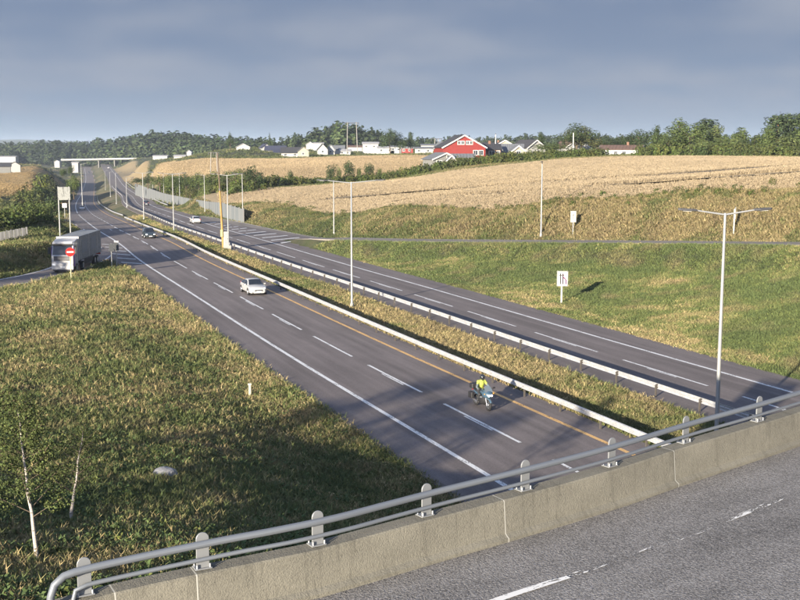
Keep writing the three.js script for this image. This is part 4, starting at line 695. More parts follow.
// house in its own axes: ridge along x (or along z when gable faces the viewer), base centre at origin, front towards +z
function house(name, label, category, o) {
  const { px, py, D, w, d, h, rh, yaw = 0, wall = 'white', roof = 'black', gable = false, wins = [], chimney = true, trim = true, group } = o;
  const b = atD(px, py, D), root = thing(name, label, category, V(b[0], b[1] + d * 0.5, b[2]), yaw, group);
  // body as a gabled prism with a plinth that goes into the ground
  const L = gable ? d : w, S = gable ? w : d, sh = new THREE.Shape(); sh.moveTo(-S / 2, -2.5); sh.lineTo(S / 2, -2.5); sh.lineTo(S / 2, h); sh.lineTo(0, h + rh); sh.lineTo(-S / 2, h); sh.closePath();
  const g = new THREE.ExtrudeGeometry(sh, { depth: L, bevelEnabled: false }); g.translate(0, 0, -L / 2); if (!gable) g.rotateY(Math.PI / 2);
  mesh('wall', g, W[wall], root);
  const sl = Math.atan2(rh, S / 2), len = (S / 2 + 0.45) / Math.cos(sl), th = 0.18, ov = 0.5;
  const rg = new THREE.Group(); rg.name = 'roof'; root.add(rg);
  for (const s of [-1, 1]) { const q = new THREE.BoxGeometry(len, th, L + ov * 2); q.translate(len / 2, th / 2 + 0.02, 0); const uvs = q.attributes.uv; for (let i = 0; i < uvs.count; i++) uvs.setXY(i, uvs.getX(i) * (L + 1), uvs.getY(i) * len); q.rotateZ(-sl); if (s < 0) q.rotateY(Math.PI); q.translate(0, h + rh, 0); if (!gable) q.rotateY(Math.PI / 2); mesh('roof_slope', q, R_[roof], rg); }
  if (trim) for (const e of [-1, 1]) for (const s of [-1, 1]) { const q = new THREE.BoxGeometry(len, 0.36, 0.07); q.translate(len / 2, -0.06, 0); q.rotateZ(-sl); if (s < 0) q.rotateY(Math.PI); q.translate(0, h + rh, e * (L / 2 + ov + 0.04)); if (!gable) q.rotateY(Math.PI / 2); mesh('barge_board', q, whiteTrim, rg); }
  if (chimney) mesh('chimney', box(0.7, 1.5, 0.7, gable ? S * 0.08 : L * 0.15, h + rh + 0.35, gable ? -L * 0.2 : 0), W.brick, rg);
  for (const [x, y, ww, hh, side = 0] of wins) { // side 0: front, 1: right end, -1: left end
    const win = new THREE.Group(); win.name = 'window'; root.add(win); const zf = (gable ? L : S) / 2, xf = (gable ? S : L) / 2;
    if (side === 0) win.position.set(x, y, zf + 0.02); else { win.position.set(side * (xf + 0.02), y, x); win.rotation.y = side * Math.PI / 2; }
    mesh('pane', box(ww, hh, 0.04), glassM, win); for (const [a, b2, c, e] of [[ww + 0.3, 0.15, 0, hh / 2 + 0.075], [ww + 0.3, 0.15, 0, -hh / 2 - 0.075], [0.15, hh, ww / 2 + 0.075, 0], [0.15, hh, -ww / 2 - 0.075, 0], [0.07, hh, 0, 0]]) mesh('frame', box(a, b2, 0.1, c, e, 0.02), whiteTrim, win);
  }
  return root;
}
const hg = 'houses above the fields';
const barn = house('red_barn', 'big red gabled barn with white trim behind the wheat', 'barn', { px: 461, py: 160, D: 338, w: 13.2, d: 14, h: 3.9, rh: 3.6, yaw: 0.14, wall: 'red', roof: 'black', gable: true, chimney: false, wins: [[-1.6, 5.2, 0.8, 0.9], [-0.5, 5.2, 0.8, 0.9], [1.0, 5.2, 0.8, 0.9], [2.1, 5.2, 0.8, 0.9], [3.5, 2.2, 1.2, 1.3], [5.2, 2.2, 1.2, 1.3]] });
house('red_shed', 'small red gabled shed with white trim behind the big barn', 'shed', { px: 441, py: 153, D: 385, w: 3.6, d: 6, h: 1.8, rh: 2.0, yaw: 0.2, wall: 'red', roof: 'grey', gable: true, chimney: false, wins: [[0, 1.6, 0.9, 0.9]] });
house('garage', 'low grey garage with white gable trim in front of the barn', 'garage', { px: 441.5, py: 166.5, D: 330, w: 8.6, d: 8, h: 2.2, rh: 1.8, yaw: 0.35, wall: 'grey', roof: 'grey', gable: true, chimney: false, wins: [[0.8, 3.0, 1.0, 0.8], [-2.2, 1.2, 1.6, 1.0]] });
house('garage', 'tiny grey outhouse with a white gable beside the garage', 'shed', { px: 450.5, py: 165.5, D: 329, w: 2.8, d: 4, h: 1.6, rh: 1.4, yaw: 0.15, wall: 'grey', roof: 'grey', gable: true, chimney: false });
house('shed', 'long low dark shed with a white door below the barn', 'shed', { px: 463, py: 164, D: 331, w: 6.6, d: 4, h: 2.0, rh: 0.9, yaw: 0.05, wall: 'brown', roof: 'grey', chimney: false, trim: false, wins: [[0.6, 1.0, 1.6, 1.6]] });
house('brick_house', 'brown house with white window joined to the red barn', 'house', { px: 486, py: 158.5, D: 345, w: 8.8, d: 8, h: 2.8, rh: 1.6, yaw: 0.05, wall: 'brick', roof: 'black', wins: [[-3.0, 1.7, 1.1, 1.2], [-1.0, 1.7, 1.1, 1.2], [1.6, 1.6, 1.6, 1.4], [3.6, 1.6, 0.8, 1.4]], group: hg });
house('grey_roof_house', 'low house with a wide grey roof and white eaves', 'house', { px: 507, py: 159, D: 350, w: 10.5, d: 9, h: 2.2, rh: 2.4, yaw: -0.15, wall: 'brown', roof: 'grey', chimney: false, wins: [[-3, 1.2, 1.6, 1], [0, 1.2, 1.6, 1], [3, 1.2, 1.2, 1]], group: hg });
house('grey_roof_house', 'cream gabled wing at the end of the grey-roofed house', 'house', { px: 517.5, py: 158, D: 346, w: 5.2, d: 6, h: 1.8, rh: 2.0, yaw: 0.1, wall: 'cream', roof: 'grey', gable: true, chimney: false, wins: [[0, 1.6, 1.2, 1.0]], group: hg });
house('white_house', 'white gable house with a dark roof beside the slim tree', 'house', { px: 530, py: 155.5, D: 375, w: 7.4, d: 10, h: 2.6, rh: 2.6, yaw: 0.45, wall: 'white', roof: 'black', gable: true, chimney: false, wins: [[1.0, 2.6, 1.0, 1.0]], group: hg });
house('cream_house', 'cream house with a steep gable behind the barn roofs', 'house', { px: 505, py: 151.5, D: 430, w: 9, d: 8, h: 1.8, rh: 2.6, yaw: 0, wall: 'cream', roof: 'black', gable: true, chimney: false, wins: [[0, 2.2, 1.0, 1.0]], group: hg });
house('dark_roof_house', 'house with a long dark roof behind the barn', 'house', { px: 494, py: 152, D: 440, w: 13, d: 8, h: 1.6, rh: 2.0, yaw: 0, wall: 'white', roof: 'black', chimney: true, group: hg });
house('white_house', 'white gabled house under the old spreading tree', 'house', { px: 569, py: 153.8, D: 385, w: 6.4, d: 9, h: 2.2, rh: 2.2, yaw: 0.35, wall: 'white', roof: 'brown', gable: true, chimney: true, wins: [[0.8, 2.0, 1.0, 1.0]], group: hg });
house('white_house', 'second white gable beside the one under the old tree', 'house', { px: 584, py: 154, D: 390, w: 6.6, d: 8, h: 2.0, rh: 2.4, yaw: -0.2, wall: 'white', roof: 'brown', gable: true, chimney: false, wins: [[-0.6, 1.9, 1.0, 1.0]], group: hg });
house('white_bungalow', 'long white bungalow with a dark roof below the round tree', 'house', { px: 624, py: 157.5, D: 345, w: 12.5, d: 7.5, h: 2.5, rh: 1.2, yaw: -0.32, wall: 'white', roof: 'brown', chimney: true, wins: [[-4, 1.4, 1, 1], [-1.4, 1.2, 0.9, 1.4], [1.2, 1.4, 1.0, 1.0], [0.6, 1.5, 1.2, 1.1, 1]], group: hg });
house('white_bungalow', 'small white garage at the end of the long bungalow', 'garage', { px: 607.5, py: 156.5, D: 352, w: 5, d: 5, h: 1.8, rh: 0.9, yaw: -0.3, wall: 'white', roof: 'brown', chimney: false, group: hg });
// village on the rise beyond the stubble
const vg = 'village houses beyond the stubble field';
for (const [nm, lb, px, py, D, w, d, h, rh, yaw, wall, roof, gable] of [
  ['white_house', 'white house alone on the green hill', 242.5, 151.5, 600, 7.2, 7, 2.4, 1.8, 0.1, 'white', 'light', true],
  ['white_house', 'white gable end of the blue-roofed house beside the green hill', 264, 152, 610, 5, 9, 2.4, 2.0, 0.3, 'white', 'blue', true],
  ['blue_roof_house', 'long white house with a dark blue roof', 275, 154.5, 600, 11, 8, 2.2, 2.4, 0.05, 'white', 'blue', false],
  ['blue_roof_house', 'lower dark-roofed house in front of the blue-roofed one', 281, 156, 580, 7.5, 7, 1.8, 1.2, 0, 'grey', 'blue', false],
  ['dark_roof_house', 'white house with a steep dark roof at the stubble edge', 290, 157, 560, 9.5, 8, 2.2, 2.6, 0.1, 'white', 'black', false],
  ['cream_house', 'cream gable joined to the steep dark roof', 302.5, 156.5, 560, 5.6, 8, 2.6, 2.2, 0.1, 'cream', 'grey', true],
  ['white_house', 'small white house with a light roof behind the village', 310, 147, 700, 5, 6, 1.6, 1.6, 0, 'white', 'light', true],
  ['white_house', 'pale flat-roofed house highest in the village', 318.5, 148.5, 690, 6, 6, 3.2, 0.4, 0, 'pale', 'light', false],
  ['white_house', 'white steep-gabled house in the middle of the village', 322, 154, 600, 5.5, 7, 2.4, 3.0, 0.1, 'white', 'black', true],
  ['white_house', 'white house with two small gables by the pylon', 330, 154, 605, 4.5, 7, 2.2, 2.8, 0.1, 'white', 'grey', true],
  ['dark_roof_house', 'dark-roofed white house beside the pylon', 337, 153.5, 620, 8, 7, 2.4, 2.0, 0, 'white', 'grey', false],
  ['white_house', 'low white house under the pylon', 345, 154.5, 610, 6, 6, 1.8, 1.0, 0, 'white', 'light', false],
  ['white_house', 'wide white building behind the pylon', 355, 150, 700, 9, 7, 1.8, 1.0, 0, 'pale', 'brown', false],
  ['white_house', 'white house with an upper storey left of the tall tree', 370.5, 149.5, 640, 9, 7, 3.2, 1.0, 0, 'white', 'light', false],
  ['shed', 'pale long shed below the tall dark tree', 386, 153, 600, 9, 7, 2.6, 0.8, 0, 'pale', 'light', false],
  ['shed', 'pale shed beside the red wagon shed', 396, 152.5, 600, 6, 6, 3.0, 0.7, 0, 'pale', 'grey', false],
  ['red_shed', 'low red shed between the pale sheds', 407, 152.5, 600, 6.5, 6, 2.2, 0.8, 0, 'red', 'light', false],
  ['shed', 'white shed with dark doors left of the red shed gable', 424, 153, 560, 9, 6, 2.2, 0.7, 0, 'white', 'grey', false],
  ['white_house', 'flat white building behind the sheds', 428, 148.2, 720, 9, 6, 1.8, 0.8, 0, 'white', 'grey', false],
  ['white_house', 'white house beside the bushes left of the green hill', 179.5, 160, 800, 8, 6, 2.6, 1.0, 0, 'white', 'light', false],
  ['white_house', 'small white house in the trees left of the green hill', 189, 155, 840, 3.6, 5, 2.2, 1.4, 0, 'white', 'light', true],
  ['white_house', 'long low white building on the far green meadow', 160, 158.2, 1000, 13, 7, 1.8, 0.8, 0, 'white', 'light', false],
  ['white_house', 'white shed at the far end of the golden field', 57, 164.5, 900, 4.2, 5, 2.2, 1.2, 0, 'white', 'light', true],
  ['white_house', 'white building beside the far end of the motorway', 75, 169, 760, 4.2, 5, 4.2, 0.6, 0, 'white', 'light', false],
  ['dark_roof_house', 'dark-roofed house at the edge of the golden field', 3, 170.5, 700, 7, 7, 2.6, 2.2, 0.3, 'grey', 'black', false],
  ['dark_roof_house', 'second dark-roofed house at the edge of the golden field', 13, 169, 720, 7, 7, 2.4, 2.2, 0.3, 'white', 'black', true],
  ['white_house', 'long white hall above the dark-roofed houses', 7, 160, 1100, 17, 9, 3, 0.8, 0, 'white', 'light', false],
]) house(nm, lb, nm === 'shed' || nm === 'red_shed' ? 'shed' : 'house', { px, py, D, w, d, h, rh, yaw, wall, roof, gable, chimney: false, trim: false, wins: D < 650 ? (gable ? [[0, h * 0.55, 1.0, 1.0]] : [[-w * 0.28, h * 0.55, 1.1, 1.0], [w * 0.22, h * 0.55, 1.1, 1.0]]) : [], group: vg });
// overpass across the far end of the motorway
{ const a = atD(62, 160, 1330), b = atD(150, 158.4, 1330), g = thing('far_overpass', 'distant overpass crossing the far end of the motorway', 'bridge', V(a[0], a[1], a[2])); const d = V(...b).sub(V(...a)), L = d.length();
  const m = mesh('deck', box(L, 1.0, 9, L / 2, -0.6, 0), M([0.17, 0.165, 0.155], 0.9), g); mesh('railing', box(L, 0.9, 0.1, L / 2, 0.5, 4.4), galv, g); for (const f of [0.42, 0.6]) mesh('pier', box(1.2, 14, 6, L * f, -8, 0), M([0.17, 0.165, 0.155], 0.9), g); g.rotation.z = Math.atan2(d.y, Math.hypot(d.x, d.z)); }

// ---------------------------------------------------------------- noise wall, fence, poles
{
  const pts = noisePts;
  const g = thing('noise_wall', 'grey panelled noise wall beside the far carriageway', 'wall', V(...pts[0])), c = new THREE.CatmullRomCurve3(pts.map((q) => V(...q)), false, 'centripetal'), n = Math.floor(c.getLength() / 4), pM = M([0.135, 0.15, 0.158], 0.6), pM2 = M([0.155, 0.168, 0.172], 0.6), poM = M([0.2, 0.2, 0.2], 0.6);
  for (let i = 0; i < n; i++) { const a = c.getPointAt(i / n), b = c.getPointAt((i + 1) / n), m = a.clone().add(b).multiplyScalar(0.5).sub(g.position), d = b.clone().sub(a), L = Math.hypot(d.x, d.z), hh = i < 5 ? 0.9 + i * 0.2 : 1.9; const p = mesh('panel', box(L - 0.12, hh + 4, 0.1, 0, hh / 2 - 2, 0), i % 3 ? pM : pM2, g); p.position.copy(m); p.rotation.y = Math.atan2(-d.z, d.x); const q = mesh('post', box(0.16, hh + 4.1, 0.2, 0, hh / 2 - 1.95, 0), poM, g); q.position.copy(a).sub(g.position); q.rotation.y = p.rotation.y; }
}
{
  const g = thing('wooden_fence', 'weathered wooden board fence in front of the bushes', 'fence', V(...place(14, 240))), fM = M([0.15, 0.15, 0.155], 0.9), fM2 = M([0.105, 0.107, 0.11], 0.9);
  for (let i = 0; i < 16; i++) { const q = place(-6 + i * 2.2, 243.2 - i * 0.42); if (!q) continue; const p = V(...q).sub(g.position); const m = mesh('board', box(0.26, 1.5 + 0.25 * hash2(i, 4), 0.04, 0, 0.6, 0), i % 2 ? fM : fM2, g); m.position.copy(p); m.rotation.y = 0.3; m.rotation.z = (hash2(i, 3) - 0.5) * 0.06; }
}
const poleM = M([0.30, 0.305, 0.305], 0.5, { metalness: 0.2 }), poleDark = M([0.08, 0.08, 0.085], 0.5, { metalness: 0.3 }), woodPole = M([0.13, 0.095, 0.07], 0.9);
const poleT = (h, r0, r1) => { const g = new THREE.CylinderGeometry(r1, r0, h + 0.5, 12, 1); g.translate(0, h / 2 - 0.25, 0); return g; };
const headG = (() => { const s = new THREE.Shape(); s.moveTo(0, -0.10); s.lineTo(0.25, -0.14); s.lineTo(0.78, -0.09); s.lineTo(0.86, 0); s.lineTo(0.78, 0.09); s.lineTo(0.25, 0.14); s.lineTo(0, 0.10); const g = new THREE.ExtrudeGeometry(s, { depth: 0.07, bevelEnabled: true, bevelSize: 0.02, bevelThickness: 0.02, bevelSegments: 1 }); g.rotateX(-Math.PI / 2); g.translate(0, -0.03, 0); return g; })();
const lensM = M([0.55, 0.55, 0.52], 0.3);
function lamp(label, base, h, arms, yaw, group, name = 'lamp_post') {
  const g = thing(name, label, 'lamp post', base, yaw, group); mesh('pole', poleT(h, 0.11, 0.06), poleM, g); mesh('base_flange', (() => { const c = new THREE.CylinderGeometry(0.17, 0.19, 0.5, 12); c.translate(0, 0.2, 0); return c; })(), poleM, g);
  for (const s of arms) { const L = Math.abs(s), a = new THREE.Group(); a.name = 'arm'; a.position.y = h - 0.08; a.rotation.y = s < 0 ? Math.PI : 0; g.add(a); mesh('arm_tube', limb(v3(0, 0, 0), v3(L, 0.22, 0), 0.045, 0.035, 8), poleM, a); const hd = mesh('luminaire', headG, poleDark, a); hd.position.set(L - 0.05, 0.22, 0); hd.rotation.z = 0.06; const ln = mesh('lens', box(0.4, 0.015, 0.18, 0.45, -0.065, 0), lensM, hd); }
  return g;
}
const atBase = (px, py, dflt) => { const q = place(px, py) || dflt; return V(...q); };
function lampPix(label, bx, by, topY, arms, yaw, group, D) { const b = D ? V(...atD(bx, by, D)) : atBase(bx, by); const top = atD(bx, topY, -b.z); return lamp(label, b, top[2] - b.y, arms, yaw, group); }
const yR = 0.39; // arms stand square to the motorway
const mg = 'lamp posts in the motorway median', rg_ = 'lamp posts on the field side of the motorway';
lampPix('tall double-armed lamp post in the median next to the bridge railing', 716, 441, 213, [-1.5, 1.5], 0.12, mg);
lampPix('double-armed lamp post in the median, next one along from the bridge', 352, 308, 182, [-2.2, 2.2], 0.12, mg);
lampPix('double-armed lamp post in the median beside the yellow pole', 228.5, 244, 175, [-1.7, 1.7], 0.15, mg);
lampPix('double-armed lamp post in the median abreast of the dark oncoming car', 174, 232, 174, [-1.6, 1.6], 0.2, mg);
lampPix('lamp post in the median by the dark car driving away', 144, 220, 173, [-1.6, 1.6], 0.25, mg);
for (const [x, y, t] of [[127, 207.5, 178], [116.5, 204, 173], [110.5, 197, 172], [105.5, 190, 171]]) lampPix('small far lamp post where the median narrows', x, y, t, [1.4], 0.3, mg);
lampPix('single lamp post at the slip road below the wheat edge', 541, 237, 163, [-1.2], 1.4, rg_);
lampPix('single lamp post at the start of the slip road by the hatched wedge', 334, 235, 180, [-1.2], 1.2, rg_);
lampPix('short-armed lamp post at the near end of the noise wall', 243, 222, 174, [-1.3], 0.3, rg_);
lampPix('lamp post in front of the middle of the noise wall', 205, 213, 175, [-1.3], 0.3, rg_);
for (const [x, y, t] of [[180, 206, 174], [164, 199.5, 173], [153, 195.5, 172]]) lampPix('far lamp post against the thicket beside the noise wall', x, y, t, [-1.5], 0.3, rg_);
lampPix('lamp post at the left edge of the motorway near the slip road start', 82.5, 204, 164, [1.3], 0.2, 'lamp posts on the slip road side', 330);
{ // tall yellow leaning pole with a cabinet at its foot
  const b = atBase(223.5, 249), t = atD(217.5, 153, -b.z + 0.5), g = thing('yellow_pole', 'tall leaning yellow pole in the median with a white cabinet at its foot', 'pole', b), d = V(...t).sub(b), yM = M([0.42, 0.26, 0.075], 0.7, { map: wornT });
  mesh('pole_base', limb(v3(0, -0.3, 0), d.clone().multiplyScalar(0.62), 0.19, 0.12, 12), yM, g); mesh('pole_top', limb(d.clone().multiplyScalar(0.62), d, 0.10, 0.07, 10), woodPole, g);
  mesh('collar', limb(d.clone().multiplyScalar(0.61), d.clone().multiplyScalar(0.63), 0.17, 0.17, 12), poleDark, g);
  const c = thing('roadside_cabinet', 'white roadside cabinet at the foot of the yellow pole', 'cabinet', b.clone().add(v3(0.55, 0, 0.2)), 0.3), cm = M([0.40, 0.395, 0.37], 0.6); mesh('plinth', box(1.0, 0.7, 0.8, 0, 0.2, 0), M([0.34, 0.335, 0.31], 0.9), c); mesh('cabinet_box', (() => { const q = new RoundedBoxGeometry(0.7, 2.0, 0.5, 2, 0.03); q.translate(-0.1, 1.5, 0); return q; })(), cm, c); mesh('cabinet_door', box(0.58, 1.7, 0.02, -0.1, 1.5, 0.262), W.pale, c); mesh('door_handle', box(0.03, 0.16, 0.03, 0.1, 1.5, 0.28), poleDark, c); mesh('junction_box', box(0.3, 1.0, 0.3, -0.75, 2.3, 0.1), M([0.6, 0.5, 0.2], 0.7), c);
}
const poleGrey = M([0.26, 0.25, 0.235], 0.9);
function hPole(label, x0, x1, yb, yt, D, arm) { const a = atD(x0, yb, D), b = atD(x1, yb, D), ta = atD(x0 + 0.5, yt, D), tb = atD(x1 - 1.2, yt, D), g = thing('power_pole', label, 'power pole', V(...a)); const B = V(...b).sub(g.position), TA = V(...ta).sub(g.position), TB = V(...tb).sub(g.position), k = D * 0.00033; mesh('leg', limb(v3(0, -1, 0), TA, k * 1.2, k, 7), poleGrey, g); mesh('leg', limb(B, TB, k * 1.2, k, 7), poleGrey, g); const mid = TA.clone().add(TB).multiplyScalar(0.5), w = D * arm / FOC / 2; const y = mid.y * 0.97; mesh('crossarm', limb(v3(mid.x - w, y, 0), v3(mid.x + w, y, 0), k, k, 6), poleDark, g); for (const s of [-1, 0, 1]) mesh('insulator', limb(v3(mid.x + s * w * 0.92, y - k * 7, 0), v3(mid.x + s * w * 0.92, y, 0), k * 0.8, k * 0.8, 6), poleDark, g); return g; }
hPole('two-legged power pole rising from the middle of the village', 347, 357.5, 152, 122, 600, 14);
hPole('two-legged power pole behind the small red shed', 434.5, 439.5, 150, 138.5, 760, 11);
hPole('two-legged wooden power pole in the stubble behind the yellow pole', 210.5, 217.5, 172, 152, 430, 11);
for (const [lb, x, yb, yt, D] of [['white flagpole in front of the old spreading tree', 573, 154, 132.5, 360], ['flagpole behind the roof of the red barn', 495.5, 150, 134, 400]]) { const b = atD(x, yb, D), t = atD(x, yt, D), g = thing('flagpole', lb, 'flagpole', V(...b)); mesh('shaft', poleT(t[2] - b[2], 0.16, 0.10), M([0.8, 0.8, 0.78], 0.5), g); const q = new THREE.SphereGeometry(0.2, 8, 6); mesh('ball', q, poleDark, g).position.y = t[2] - b[2]; }
{ const b = atD(117, 158, 1750), t = atD(117, 138, 1750), g = thing('radio_mast', 'thin pale radio mast on the wooded skyline', 'mast', V(...b)); mesh('shaft', poleT(t[2] - b[2], 0.9, 0.45), W.white, g); mesh('antenna_ring', (() => { const q = new THREE.CylinderGeometry(1.3, 1.3, 2.5, 8); q.translate(0, (t[2] - b[2]) * 0.78, 0); return q; })(), W.white, g); }

// ---------------------------------------------------------------- signs
function canvasTex(w, h, draw) { const c = document.createElement('canvas'); c.width = w; c.height = h; const x = c.getContext('2d'); draw(x, w, h); const t = new THREE.CanvasTexture(c); t.colorSpace = THREE.SRGBColorSpace; return t; }
const signBack = M([0.40, 0.41, 0.42], 0.5, { metalness: 0.3 });
function signPanel(parent, w, h, y, map, round) { const back = mesh('panel', round ? (() => { const q = new THREE.CylinderGeometry(w / 2, w / 2, 0.03, 28); q.rotateX(Math.PI / 2); q.translate(0, y, 0); return q; })() : (() => { const q = new RoundedBoxGeometry(w, h, 0.03, 2, 0.012); q.translate(0, y, 0); return q; })(), signBack, parent); if (map) { const f = round ? new THREE.CircleGeometry(w / 2 - 0.005, 28) : new THREE.PlaneGeometry(w - 0.02, h - 0.02); f.translate(0, y, 0.019); mesh('sign_face', f, new THREE.MeshStandardMaterial({ map, roughness: 0.5 }), parent); } return back; }
const faceCam = (p) => Math.atan2(-p.x, -p.z) * 1.0;
{ // white sign with lane arrows
  const b = atBase(562, 304), g = thing('lane_sign', 'white sign with lane arrows on the green slope', 'sign', b, faceCam(b) * 0.6); const top = atD(562, 271, -b.z)[2] - b.y;
  mesh('post', box(0.16, top, 0.1, -0.06, top / 2 - 0.2, -0.07), poleM, g);
  signPanel(g, 1.02, 1.42, top - 0.71, canvasTex(256, 356, (x, w, h) => { x.fillStyle = '#c6c6c2'; x.fillRect(0, 0, w, h); x.strokeStyle = '#222'; x.lineWidth = 10; x.strokeRect(8, 8, w - 16, h - 16); x.lineWidth = 30; const arrow = (cx, col) => { x.strokeStyle = x.fillStyle = col; x.beginPath(); x.moveTo(cx, 310); x.lineTo(cx, 90); x.stroke(); x.beginPath(); x.moveTo(cx - 32, 110); x.lineTo(cx, 40); x.lineTo(cx + 32, 110); x.fill(); }; arrow(80, '#1c1c1c'); arrow(138, '#2a1426'); x.strokeStyle = '#5a2350'; x.beginPath(); x.moveTo(212, 310); x.lineTo(208, 210); x.lineTo(150, 140); x.stroke(); }));
}
{ const b = atBase(573, 235), g = thing('marker_sign', 'small upright white sign on the dry bank above the slip road', 'sign', b, 0.1), top = atD(573, 211, -b.z)[2] - b.y; mesh('post', box(0.12, top, 0.1, 0, top / 2 - 0.2, -0.07), poleM, g); signPanel(g, 0.72, 1.4, top - 0.7, canvasTex(128, 256, (x, w, h) => { x.fillStyle = '#c4c4c0'; x.fillRect(0, 0, w, h); x.strokeStyle = '#444'; x.lineWidth = 6; x.strokeRect(6, 6, w - 12, h - 12); x.lineWidth = 16; x.beginPath(); x.moveTo(50, 200); x.lineTo(50, 70); x.moveTo(78, 110); x.lineTo(78, 60); x.stroke(); })); }
{ const b = atBase(734.5, 235), g = thing('edge_on_sign', 'pale sign seen edge-on above the slip road', 'sign', b, 1.35), top = atD(735, 207, -b.z)[2] - b.y; mesh('post', box(0.14, top, 0.14, 0, top / 2 - 0.2, -0.1), poleM, g); signPanel(g, 0.8, 1.3, top - 0.65); }
{ const b = V(...atD(71, 272.6, 119)), g = thing('no_entry_sign', 'red round no-entry sign on a yellow post beside the lorry', 'sign', b, faceCam(b)), top = atD(71, 247.5, -b.z)[2] - b.y; mesh('post', limb(v3(0, -1.2, 0), v3(0, top - 0.1, 0), 0.06, 0.06, 10), M([0.46, 0.42, 0.25], 0.6), g).position.z = -0.08; signPanel(g, 0.98, 0, top - 0.49, canvasTex(256, 256, (x, w, h) => { x.fillStyle = '#a41a14'; x.fillRect(0, 0, w, h); x.fillStyle = '#d8d6d2'; x.fillRect(36, 106, 184, 44); }), true); }
{ // sign board on two posts at the slip road
  const b = V(...atD(61, 238, 150)), g = thing('sign_board', 'pale sign board on two tall posts beside the slip road bushes', 'sign', b, faceCam(b)), top = atD(61, 187, 150)[2] - b.y, w = 12 * 150 / FOC, h = 13 * 150 / FOC;
  for (const s of [0, 1]) mesh('post', poleT(top + 0.05, 0.09, 0.08), poleM, g).position.set(s * w * 0.85 - 0.1, s ? 0.0 : 0, -0.12);
  const pg2 = new RoundedBoxGeometry(w, h, 0.06, 2, 0.02); pg2.translate(w * 0.38, top - h / 2, 0); mesh('panel', pg2, M([0.36, 0.37, 0.35], 0.55, { map: wornT }), g);
  const b2 = atBase(66, 214, [-55, 185, 1.5]), g2 = thing('small_sign', 'small white sign below the two-post sign board', 'sign', V(...atD(65, 218, 185)), 0.3); mesh('post', poleT(2.4, 0.05, 0.05), poleM, g2); signPanel(g2, 0.75, 0.75, 2.1, canvasTex(64, 64, (x) => { x.fillStyle = '#c4c4c0'; x.fillRect(0, 0, 64, 64); })); }
for (const [i, x] of [[0, 112], [1, 117]]) { const b = atBase(x, 269.5 - i), g = thing('road_sign', i ? 'dark-backed sign at the grass tip, the one nearer the carriageway' : 'dark-backed sign at the grass tip, the one nearer the lorry', 'sign', b, 0.35), top = atD(x, 243.5 - i, -b.z)[2] - b.y; mesh('post', poleT(top, 0.06, 0.06), poleM, g); const pn2 = mesh('panel', (() => { const q = new RoundedBoxGeometry(0.55, 0.95, 0.04, 2, 0.015); q.translate(0, top - 0.5, 0.08); return q; })(), M([0.06, 0.065, 0.07], 0.6), g); if (i) mesh('reflector', box(0.5, 0.16, 0.03, 0, top + 0.12, 0.08), paintW, g); mesh('bracket', box(0.2, 0.05, 0.08, 0, top - 0.3, 0.04), poleM, g); }
// unseen sign board, added to cast a shadow patch on the far carriageway
{ const X = -8.9, D = 10.4, g = thing('added_shadow_sign', 'unseen sign board added on the bridge to shade the far carriageway', 'sign', V(X, D, deckH(X) - 0.1), -0.45), h = 6.4; for (const s of [-1, 1]) mesh('post', poleT(h, 0.08, 0.08), poleM, g).position.set(s * 0.85, 0, -0.12); const q = new RoundedBoxGeometry(2.5, 3.2, 0.06, 2, 0.02); q.translate(0, h - 1.6, 0); mesh('panel', q, signBack, g); }
// pale stone on the bank, marker posts in the grass
{ const b = place(164, 478), g = new THREE.IcosahedronGeometry(0.34, 3), P = g.attributes.position; for (let i = 0; i < P.count; i++) { const x = P.getX(i), y = P.getY(i), z = P.getZ(i), k = 0.75 + 0.5 * fbm(x * 3 + 5, y * 3 + z * 2, 7, 3); P.setXYZ(i, x * k * 1.3, y * k * 0.7, z * k); } g.computeVertexNormals(); const m = mesh('stone', g, M([0.36, 0.36, 0.37], 0.9, { map: grainT }), scene); m.position.copy(V(b[0], b[1], b[2] + 0.16)); tag(m, 'pale grey stone lying in the grass of the bank', 'stone'); }
{ const b = place(250, 398); const g = thing('marker_post', 'short weathered marker post at the top of the bank edge', 'post', V(...b)); mesh('stake', box(0.14, 0.9, 0.1, 0, 0.35, 0), M([0.42, 0.38, 0.28], 0.9), g); mesh('cap', box(0.2, 0.08, 0.14, 0, 0.82, 0), M([0.45, 0.42, 0.32], 0.9), g); }

